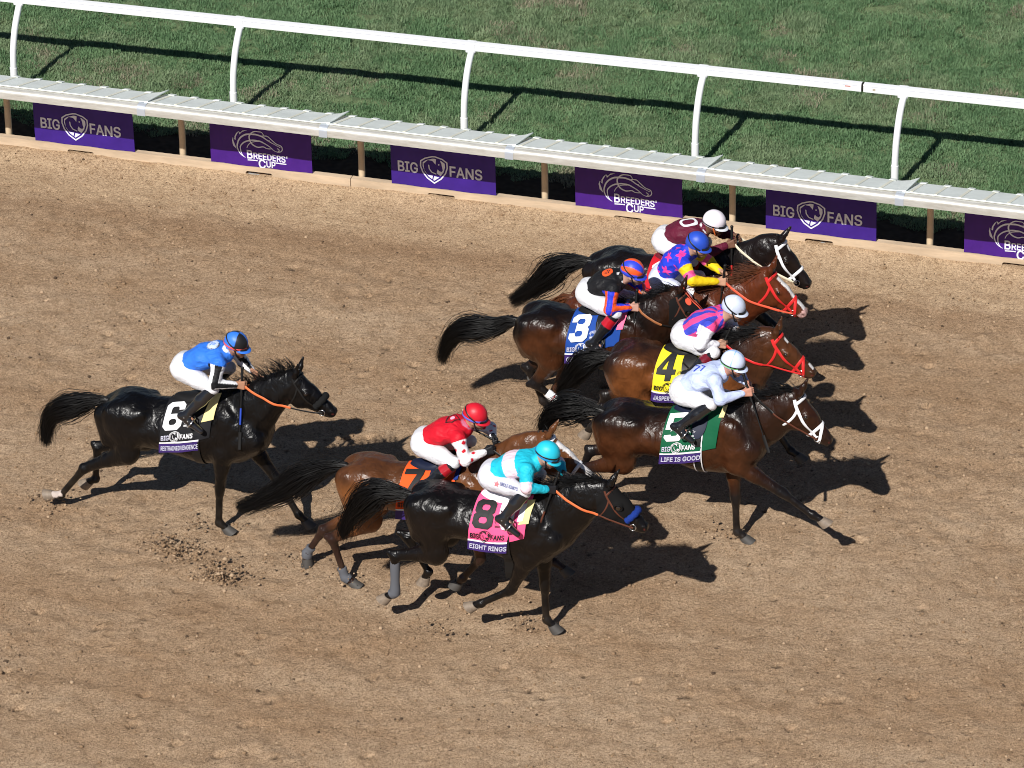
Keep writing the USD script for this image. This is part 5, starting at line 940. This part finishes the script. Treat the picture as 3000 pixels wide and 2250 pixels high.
        for q in (0.0, 0.05): obj('spur_stud', trimesh.creation.icosphere(1, 0.009).apply_translation(an[s] + td * q + sdn * 0.012 + np.array([0, 0.042 * s, 0])), steel, t, smooth=True)
        # the stirrup iron under the ball of the foot belongs to the saddle
        ir = trimesh.creation.torus(0.058, 0.0065, 24, 8); ir.apply_scale([1, 1.1, 1]); M4 = np.eye(4); M4[:3, :3] = np.stack([np.cross(td, [0, 1.0, 0]), [0, 1.0, 0], td]).T; ir.apply_transform(M4); ir.apply_translation(an[s] + td * 0.085 + sdn * 0.018); obj('stirrup', ir, steel, HB['t'], smooth=True)
        top = HB['shell'](HB['hx'] + 0.06, 0.18 * -s, 0.03); obj('stirrup_leather', tube([an[s] + td * 0.085 - sdn * 0.045, an[s] * 0.5 + top * 0.5 + np.array([0.02, -0.0, 0]), top], 0.011, 8, flat=(1, 0.3), refn=np.array([0, 1.0, 0])), leather['black'], HB['t'], smooth=60)
    # helmet with its silk cap
    ra = A3([0.115, 0.097, 0.112]); th = np.linspace(-0.34, math.pi / 2, 26); ph = np.linspace(0, 2 * np.pi, 72, endpoint=False); cap = hel - U_ * 0.012
    V, F, loc = [], [], []
    for a in th:
        for p_ in ph: l = A3([ra[0] * math.cos(a) * math.cos(p_), ra[1] * math.cos(a) * math.sin(p_), ra[2] * math.sin(a)]); loc.append(l); V.append(cap + F_ * l[0] + np.array([0, l[1], 0]) + U_ * l[2])
    nt, npn = len(th), len(ph); V = np.array(V); loc = np.array(loc)
    for i in range(nt - 1):
        for j in range(npn): a, b_ = i * npn + j, i * npn + (j + 1) % npn; F += [(a, b_, b_ + npn), (a, b_ + npn, a + npn)]
    V = V + (V - cap) * (0.022 * (meshkit.fbm(loc * 22, 2, n) - 0.5))[:, None]
    Cc = J['cap'](loc, ra); helmet = obj('helmet', (V, np.array(F)), cap_mat, t, smooth=True, cols=Cc)
    cm = lambda name, c: pm(name, c, 0.5, 0.4)
    pa = np.linspace(-1.15, 1.15, 24); R0 = np.array([[ra[0] * math.cos(-0.30) * math.cos(p_), ra[1] * math.cos(-0.30) * math.sin(p_), ra[2] * math.sin(-0.30)] for p_ in pa]); out = 0.046 * np.cos(pa / 1.15 * math.pi / 2) ** 0.6
    vi = []
    for k_, (o_, dz) in enumerate(((0.0, 0.008), (0.5, 0.004), (1.0, -0.008), (1.0, -0.013), (0.5, -0.003), (0.0, 0.0))): vi.append(R0 + np.stack([out * o_ * np.cos(pa * 0.7), out * o_ * np.sin(pa * 0.7), np.full(24, dz)], 1))
    vi = np.vstack(vi); Fv = []
    for k_ in range(6):
        for i in range(23): a, b_ = k_ * 24 + i, ((k_ + 1) % 6) * 24 + i; Fv += [(a, b_, b_ + 1), (a, b_ + 1, a + 1)]
    tw = lambda l: cap + l[:, :1] * F_ + l[:, 1:2] * np.array([0, 1.0, 0]) + l[:, 2:] * U_
    mm = trimesh.Trimesh(tw(vi), np.array(Fv), process=False); mm.fix_normals(); obj('visor', mm, cm('visor_%d' % n, J['visor']), helmet, smooth=50)
    def ringpath(zf, tilt, r_off, full=True, nn=48):
        p_ = np.linspace(0, 2 * np.pi, nn); z_ = zf + tilt * np.cos(p_); a = np.arcsin(np.clip(z_ / ra[2], -0.95, 0.95)); return np.stack([(ra[0] + r_off) * np.cos(a) * np.cos(p_), (ra[1] + r_off) * np.cos(a) * np.sin(p_), z_], 1)
    if J.get('band'):
        l = ringpath(-0.018, 0.0, 0.003); obj('cap_band', tube(tw(l), 0.011, 8, flat=(1.0, 0.3), refn=tw(l) - cap), cm('cap_band_%d' % n, J['band']), helmet, smooth=60)
    l = ringpath(J.get('strap_z', 0.0), J.get('strap_tilt', -0.058), 0.004); obj('goggle_strap', tube(tw(l), 0.008, 8, flat=(1.0, 0.35), refn=tw(l) - cap), black_rub, helmet, smooth=60)
    # goggles and chin strap
    gp = A3([hq(0.060, -0.072, -0.012), hq(0.088, -0.052, -0.012), hq(0.104, -0.026, -0.014), hq(0.104, 0, -0.010), hq(0.104, 0.026, -0.014), hq(0.088, 0.052, -0.012), hq(0.060, 0.072, -0.012)]); g2 = spline(gp, 25)
    obj('goggles', tube(g2, 0.023, 10, flat=(1.0, 0.45), refn=g2 - hc), black_rub, t, smooth=60)
    for s in (-1, 1): le = trimesh.creation.icosphere(2, 1.0); le.apply_scale([0.012, 0.030, 0.0175]); le.apply_transform(trimesh.geometry.align_vectors([1, 0, 0], F_ * 1.0 + np.array([0, s * 0.55, 0]))); le.apply_translation(hq(0.098, s * 0.034, -0.013)); obj('goggle_lens', le, lens_mat, t, smooth=True)
    for s in (-1, 1): obj('chin_strap', tube(spline([hq(0.0, s * 0.092, 0.005), hq(0.025, s * 0.080, -0.05), hq(0.045, s * 0.05, -0.105), hq(0.055, 0, -0.132)], 14), 0.007, 6), cm('chin_strap_%d' % n, J.get('chinc', BLK)), t, smooth=True)
    # decorations on the back and sleeves
    def decal(shape, org, e1, e2, dv, m, name, vol=jv, off=0.005):
        sm = flat_mesh(shape, 0.0015); v_, f_ = trimesh.remesh.subdivide_to_size(sm.vertices, sm.faces, 0.03, max_iter=6); dv = dv / np.linalg.norm(dv)
        Q = org + v_[:, :1] * e1 + v_[:, 1:2] * e2 - dv * 0.22; r_ = vol.hit(Q, np.broadcast_to(dv, Q.shape), 0.5, 0.004, outward=False); obj(name, (Q + (r_ - off - v_[:, 2])[:, None] * dv, f_), m, t)
    for (sh_, tpos, ypos, colr) in J.get('back', []):
        decal(sh_, hipc + ax * al * tpos + np.array([0, ypos, 0]), ax, np.array([0, 1.0, 0]), -upv + np.array([0, 0.0 - (ypos * -1.2), 0]), pm('print_%d_%s' % (n, ''.join('%02x' % int(255 * c) for c in colr)), colr, 0.6), 'back_print')
    if J.get('thigh_text'):
        d1 = kn[-1] - hip[-1]; d1 = d1 / np.linalg.norm(d1); dv = np.array([0.0, 1.0, -0.45]); e2 = np.cross(d1, dv); e2 = -e2 / np.linalg.norm(e2); e2 = e2 if e2[2] > 0 else -e2
        tm = text_shape_mesh(J['thigh_text'], 0.030, 0.19); v_ = np.asarray(tm.vertices); dv = dv / np.linalg.norm(dv); Q = hip[-1] + d1 * (0.11 + v_[:, :1]) + e2 * (v_[:, 1:2] - 0.0) - dv * 0.25; r_ = lv.hit(Q, np.broadcast_to(dv, Q.shape), 0.5, 0.004, outward=False); obj('breeches_print', (Q + (r_ - 0.009 - v_[:, 2])[:, None] * dv, tm.faces), pm('print_slate', (0.16, 0.18, 0.36), 0.6), t)
        decal(star(0, 0, 0.022).buffer(0.004), hip[-1] + d1 * 0.075, d1, e2, dv, pm('print_rose', (0.75, 0.16, 0.18), 0.6), 'breeches_print', lv, 0.009)
    # reins run from the bit to the hands; they belong to the horse
    rg, rc, frac = H.get('rein', ('brown', 'brown', 0.5))
    for s, bit in zip((-1, 1), HB['bits']):
        h_ = hd[s] + np.array([0.03, 0, -0.01]); mid = (h_ + bit) / 2 + np.array([0, s * 0.03, -0.045 if n in (6, 2, 3) else -0.02]); pth = spline([h_, (h_ * 2 + mid) / 3 + np.array([0, s * 0.02, -0.012]), mid, bit], 40); k_ = int(40 * frac)
        for _ in range(30):
            inside = HB['vol'].at(pth) < 0.016; inside[:2] = False; inside[-2:] = False
            if not inside.any(): break
            pth[inside, 1] += s * 0.008
        pth[1:-1] = (pth[:-2] + pth[1:-1] + pth[2:]) / 3
        for nm, seg, cc2, ww in (('rein_grip', pth[:k_ + 1], rg, 0.0125), ('rein', pth[k_:], rc, 0.0085)):
            if len(seg) > 2: obj(nm, tube(seg, ww, 8, flat=(1.0, 0.4), refn=np.array([0, 1.0, 0])), leather[rg if nm == 'rein_grip' else cc2], HB['t'], smooth=60)
    obj('rein_loop', tube(spline([hd[-1] + [0.02, 0, -0.02], (hd[-1] + hd[1]) / 2 + np.array([0.02, 0, -0.035]), hd[1] + [0.02, 0, -0.02]], 14), 0.009, 8), leather[rg], HB['t'], smooth=True)
    return dict(hd=hd, t=t)

def plain(main, sleeve=None, torso=None, arm=None):
    def f(V, tb, phi, isarm, at, ap, g):
        C = np.tile(np.array(main), (len(V), 1))
        if torso: C = torso(C, V, tb, phi, g)
        if sleeve is not None: C = np.where((isarm != 0)[:, None], np.array(sleeve), C)
        if arm: C = np.where((isarm != 0)[:, None], arm(C, V, at, ap, isarm, g), C)
        return C
    return f
def stripes_arm(c1, c2, nst, ph0=0.0):
    def f(C, V, at, ap, isarm, g): return np.where((np.sin(ap * nst + ph0) > 0)[:, None], np.array(c1), np.array(c2))
    return f
def dots_arm(base, dot):
    def f(C, V, at, ap, isarm, g):
        r_ = 0.055; d = np.minimum.reduce([np.hypot((at - a) * 0.26, np.abs((ap - p + math.pi) % (2 * math.pi) - math.pi) * r_) for a, p in ((0.25, 0.5), (0.45, 2.4), (0.62, 0.9), (0.75, -0.9), (0.95, 2.6), (0.45, -1.0), (1.18, -2.2), (1.25, 0.4), (1.35, 2.4), (1.45, -0.9), (1.68, 1.2), (1.7, -2.2), (1.12, 1.2), (0.28, -2.2), (0.7, -2.3), (1.75, 2.9))])
        return np.where((d < 0.021)[:, None], np.array(dot), np.array(base))
    return f
def yellow_arm(C, V, at, ap, isarm, g): return np.where(((at > 0.52) & (at < 0.92))[:, None], (0.85, 0.10, 0.30), (0.80, 0.56, 0.012))
def stars_torso(C, V, tb, phi, g):
    pts = [(x, p) for x in (0.14, 0.42, 0.70, 0.98) for p in (np.array([-1.9, -0.75, 0.4, 1.55]) + (0.57 if x in (0.42, 0.98) else 0))]
    m = np.zeros(len(V), bool); r_ = 0.125
    for x, p in pts:
        u, w = (tb - x) * 0.46, ((phi - p + math.pi) % (2 * math.pi) - math.pi) * r_; rr, aa = np.hypot(u, w), np.arctan2(w, u) + x * 5
        k = np.abs((aa * 5 / (2 * math.pi)) % 1 - 0.5) * 2; m |= rr < 0.021 + 0.036 * k ** 1.5
    return np.where(m[:, None], (0.86, 0.05, 0.30), C)
def vertical_stripes(c1, c2, nst):
    def f(C, V, tb, phi, g): return np.where((np.sin(phi * nst + 0.6) > 0)[:, None], np.array(c1), np.array(c2))
    return f
def chest_band(c, a, b):
    def f(C, V, tb, phi, g): return np.where(((tb > a) & (tb < b))[:, None], np.array(c), C)
    return f
def band_arm(base, c, a, b):
    def f(C, V, at, ap, isarm, g): return np.where(((at > a) & (at < b))[:, None], np.array(c), np.array(base))
    return f
solid = lambda c: (lambda l, ra: np.tile(np.array(c), (len(l), 1)))
def quarters(c1, c2): return lambda l, ra: np.where(((l[:, 0] - 0.01) * np.sign(l[:, 1] + 1e-6) > 0)[:, None], np.array(c1), np.array(c2))
def hoops(c1, c2): return lambda l, ra: np.where((np.sin(np.arctan2(l[:, 1], l[:, 2] + 0.02) * 5.2 + 0.8) > 0)[:, None], np.array(c1), np.array(c2))
def seamed(c, c2): return lambda l, ra: np.where(((np.abs(l[:, 1]) < 0.006) | (np.abs(l[:, 0]) < 0.005))[:, None], np.array(c2), np.array(c))
ROYAL = (0.018, 0.062, 0.52); ORNG = (0.82, 0.10, 0.02); TURQ = (0.018, 0.50, 0.66); PALE = (0.52, 0.60, 0.86); RED = (0.58, 0.010, 0.025); PINKS = (0.80, 0.07, 0.25); MAROON = (0.115, 0.012, 0.032); SKYB = (0.035, 0.18, 0.72)
def oval(a, b): return affinity.scale(Point(0, 0).buffer(1.0), a, b)
def letters(txt, h, w, rot=-90):
    from shapely.geometry import MultiPolygon
    m = text_shape_mesh(txt, h, w); tri = m.triangles[np.abs(m.face_normals[:, 2] - 1) < 0.1][:, :, :2]; s_ = unary_union([Polygon(q).buffer(0.0002) for q in tri if Polygon(q).area > 1e-9]); s_ = affinity.translate(s_, -w / 2, -h / 2); return affinity.rotate(s_, rot, origin=(0, 0))
J = {
 6: dict(label='jockey in blue silks with black and white striped sleeves, riding alone at the left', j={'helm': (0.461, 0, 2.032), 'hip': (-0.048, -0.1, 1.70), 'shR': (0.315, -0.17, 1.90), 'elR': (0.315, -0.255, 1.70), 'hdR': (0.531, -0.1, 1.625), 'elL': (0.43, 0.22, 1.70), 'hdL': (0.60, 0.1, 1.64), 'knR': (0.285, -0.21, 1.615), 'anR': (0.002, -0.285, 1.335), 'toR': (0.123, -0.31, 1.24), 'neck': (0.373, 0, 1.93)},
   paint=plain(SKYB, BLK, arm=stripes_arm(WHT, BLK, 3.0, 2.0)), cap=quarters(SKYB, BLK), visor=SKYB, band=(0.75, 0.09, 0.08), skin=(0.40, 0.20, 0.12), back=[(oval(0.055, 0.072), 0.80, -0.035, (0.55, 0.66, 0.88)), (oval(0.055, 0.072).difference(oval(0.047, 0.062)), 0.80, -0.035, BLK), (letters('AL', 0.05, 0.07), 0.80, -0.035, (0.05, 0.2, 0.7))]),
 8: dict(label='jockey in turquoise silks with a pale pink chest band, nearest the camera', j={'helm': (0.449, 0, 1.999), 'hip': (-0.062, -0.1, 1.69), 'shR': (0.27, -0.17, 1.96), 'elR': (0.318, -0.255, 1.745), 'hdR': (0.514, -0.1, 1.668), 'elL': (0.481, 0.22, 1.76), 'hdL': (0.575, 0.1, 1.69), 'knR': (0.285, -0.215, 1.67), 'anR': (0.076, -0.285, 1.42), 'toR': (0.184, -0.31, 1.325), 'knL': (0.30, 0.21, 1.62), 'neck': (0.335, 0, 1.90)},
   paint=plain(TURQ, TURQ, chest_band((0.80, 0.62, 0.70), 0.40, 0.68), band_arm(TURQ, (0.80, 0.62, 0.70), 0.72, 1.12)), cap=solid(TURQ), visor=TURQ, band=(0.02, 0.25, 0.62), collar=TURQ, skin=(0.48, 0.27, 0.20), glove=BLK, pitch=26, thigh_text="UNCLE KIMO'S", breech=(0.62, 0.62, 0.68), strap_tilt=0.02),
 7: dict(label='jockey in red silks with red dotted white sleeves and a red cap', j={'helm': (0.39, 0, 1.966), 'hip': (-0.081, -0.1, 1.605), 'shR': (0.255, -0.17, 1.80), 'elR': (0.365, -0.255, 1.61), 'hdR': (0.555, -0.1, 1.663), 'elL': (0.46, 0.22, 1.70), 'hdL': (0.535, 0.1, 1.65), 'knR': (0.245, -0.215, 1.54), 'anR': (-0.03, -0.285, 1.325), 'neck': (0.303, 0, 1.841)},
   paint=plain(RED, WHT, arm=dots_arm((0.80, 0.78, 0.80), RED)), cap=solid(RED), visor=RED, band=(0.10, 0.14, 0.62), collar=(0.45, 0.12, 0.2), skin=(0.44, 0.24, 0.16), glove=BLK, boot_band=(0.40, 0.012, 0.02), back=[(affinity.scale(Polygon([(-0.05, -0.06), (0.02, -0.07), (0.05, -0.02), (0.07, 0.0), (0.05, 0.03), (0.02, 0.07), (-0.05, 0.06)]), 1, 1).difference(affinity.scale(Polygon([(-0.05, -0.06), (0.02, -0.07), (0.05, -0.02), (0.07, 0.0), (0.05, 0.03), (0.02, 0.07), (-0.05, 0.06)]), 0.84, 0.84)), 0.80, -0.02, BLK), (oval(0.02, 0.028), 0.82, -0.02, (0.85, 0.45, 0.60))]),
 5: dict(label='jockey in plain pale blue silks and white helmet cover on the leading dark bay', j={'helm': (0.531, 0, 2.009), 'hip': (0.071, -0.1, 1.635), 'shR': (0.375, -0.17, 1.90), 'elR': (0.475, -0.27, 1.73), 'hdR': (0.705, -0.1, 1.755), 'elL': (0.54, 0.22, 1.72), 'hdL': (0.65, 0.1, 1.71), 'knR': (0.37, -0.215, 1.63), 'anR': (0.062, -0.285, 1.40), 'toR': (0.163, -0.31, 1.315), 'knL': (0.41, 0.21, 1.50), 'neck': (0.428, 0, 1.89)},
   paint=plain(PALE, PALE), cap=seamed((0.62, 0.70, 0.90), (0.30, 0.50, 0.85)), visor=(0.60, 0.68, 0.88), band=(0.18, 0.62, 0.16), collar=PALE, skin=(0.50, 0.24, 0.17), back=[(LineString([(-0.05, -0.05), (0.0, 0.0), (-0.05, 0.05)]).buffer(0.006), 0.62, -0.02, (0.03, 0.07, 0.55)), (LineString([(0.0, -0.06), (0.04, -0.02), (0.0, 0.02)]).buffer(0.006), 0.66, -0.02, (0.03, 0.07, 0.55))], strap_z=-0.012, strap_tilt=0.0),
 4: dict(label='jockey in pink and blue striped silks with white sleeves and a grey white cap', j={'helm': (0.466, 0, 2.019), 'hip': (0.003, -0.1, 1.645), 'shR': (0.25, -0.17, 1.87), 'elR': (0.20, -0.265, 1.70), 'hdR': (0.385, -0.1, 1.64), 'elL': (0.38, 0.22, 1.69), 'hdL': (0.51, 0.1, 1.68), 'knR': (0.33, -0.215, 1.60), 'anR': (0.082, -0.285, 1.386), 'neck': (0.333, 0, 1.885)},
   paint=plain(PINKS, (0.78, 0.78, 0.84), vertical_stripes(PINKS, (0.05, 0.07, 0.52), 7.0)), cap=seamed((0.56, 0.62, 0.76), (0.70, 0.76, 0.84)), visor=(0.60, 0.66, 0.80), band=None, collar=PINKS, skin=(0.50, 0.29, 0.20), boot_band=(0.16, 0.010, 0.02)),
 3: dict(label='jockey in black silks with blue and orange sleeves and a hooped cap', j={'helm': (0.501, 0, 1.934), 'hip': (0.085, -0.1, 1.63), 'shR': (0.325, -0.17, 1.80), 'elR': (0.342, -0.255, 1.60), 'hdR': (0.554, -0.1, 1.575), 'elL': (0.505, 0.22, 1.62), 'hdL': (0.585, 0.1, 1.60), 'knR': (0.39, -0.215, 1.54), 'anR': (0.156, -0.285, 1.235), 'toR': (0.283, -0.31, 1.16), 'knL': (0.42, 0.21, 1.50), 'neck': (0.375, 0, 1.815)},
   paint=plain(BLK, ORNG, arm=stripes_arm(ORNG, (0.03, 0.05, 0.62), 3.0, 0.9)), cap=hoops(ORNG, (0.03, 0.06, 0.62)), visor=(0.03, 0.06, 0.55), band=(0.03, 0.06, 0.55), skin=(0.52, 0.29, 0.22), boot_band=(0.45, 0.010, 0.02), back=[(oval(0.05, 0.068), 0.80, -0.03, ORNG), (letters('BB', 0.045, 0.075), 0.80, -0.03, BLK)]),
 2: dict(label='jockey in blue silks with pink stars and yellow sleeves', j={'helm': (0.37, 0, 1.964), 'hip': (0.035, -0.1, 1.53), 'shR': (0.26, -0.17, 1.80), 'elR': (0.385, -0.26, 1.665), 'hdR': (0.65, -0.1, 1.61), 'elL': (0.42, 0.22, 1.64), 'hdL': (0.61, 0.1, 1.58), 'knR': (0.31, -0.215, 1.46), 'anR': (0.07, -0.285, 1.21), 'neck': (0.256, 0, 1.85)},
   paint=plain((0.02, 0.05, 0.60), (0.80, 0.56, 0.012), stars_torso, yellow_arm), cap=solid((0.022, 0.075, 0.50)), visor=(0.022, 0.075, 0.50), band=None, collar=(0.02, 0.05, 0.55), skin=(0.50, 0.28, 0.18), breech=(0.62, 0.66, 0.80)),
 1: dict(label='jockey in maroon silks and a white helmet, nearest the rail', j={'helm': (0.267, 0, 1.874), 'hip': (-0.213, -0.1, 1.60), 'shR': (0.12, -0.17, 1.75), 'elR': (0.27, -0.255, 1.63), 'hdR': (0.466, -0.1, 1.69), 'elL': (0.30, 0.22, 1.62), 'hdL': (0.47, 0.1, 1.66), 'knR': (0.10, -0.215, 1.50), 'anR': (-0.16, -0.285, 1.26), 'neck': (0.152, 0, 1.76)},
   paint=plain(MAROON, MAROON), cap=solid((0.80, 0.74, 0.80)), visor=(0.72, 0.74, 0.80), band=None, skin=(0.16, 0.075, 0.045), chinc=(0.80, 0.18, 0.04), strap_z=-0.02, strap_tilt=0.0, back=[(oval(0.085, 0.075).difference(oval(0.060, 0.052)), 0.74, -0.03, WHT)]),
}
riders = {n: build_jockey(n, J[n], built[n]) for n in sorted(J)}
# bows and whips
def whip(n, s, dirv, L, accent, label):
    h = riders[n]['hd'][s]; H = HORSES[n]; base = np.array([H['X0'], H['Y'], 0]) + h; d = np.array(dirv, float); d /= np.linalg.norm(d)
    t = thing('riding_whip', label, 'whip', base)
    obj('handle', tube([-d * 0.16, d * 0.10], [0.013, 0.011], 10), leather['black'], t, smooth=50); obj('knob', trimesh.creation.icosphere(2, 0.017).apply_translation(-d * 0.165), leather['black'], t, smooth=True)
    obj('shaft', tube([d * 0.10, d * (L - 0.16)], [0.008, 0.006], 8), leather['black'], t, smooth=50); obj('popper', tube([d * (L - 0.17), d * L], 0.016, 8, flat=(1.0, 0.3), refn=np.array([0, 1.0, 0])), leather['black'], t, smooth=50)
    if accent: obj('grip_band', tube([d * 0.22, d * 0.38], 0.0095, 8), accent, t, smooth=50)
bluea = pm('whip_blue', (0.02, 0.06, 0.42), 0.4); reda = leather['red']
whip(6, -1, (0.02, -0.30, -1), 0.62, bluea, 'black whip with a blue sleeve held down the shoulder of the lone black horse')
whip(1, -1, (0.06, -0.25, -1), 0.55, reda, 'black whip with a red sleeve held by the maroon jockey')
whip(5, -1, (0.45, -0.32, -1), 0.60, None, 'thin black whip angled forward across the neck of the leading dark bay')
whip(3, -1, (-0.02, -0.3, -1), 0.52, None, 'black whip pointing down beside the blue saddle cloth')
whip(2, -1, (-0.08, -0.2, -1), 0.50, None, 'black whip held upright by the yellow sleeved jockey')
whip(4, -1, (-0.35, -0.35, -0.9), 0.50, None, 'black whip held back by the pink and blue striped jockey')
whip(7, 1, (-0.8, 0.1, 0.25), 0.42, None, 'short black whip laid back above the mane of the plaited bay')
whip(8, -1, (-0.3, -0.3, -1), 0.45, leather['brown'], 'black whip with a brown sleeve held by the turquoise jockey')
obj('bow', cat([bx(-0.03, 0.03, -0.035, -0.004, -0.012, 0.012), bx(-0.05, 0.0, 0.004, 0.03, -0.01, 0.014)]), pm('bow_black', BLK, 0.6), riders[1]['t'])
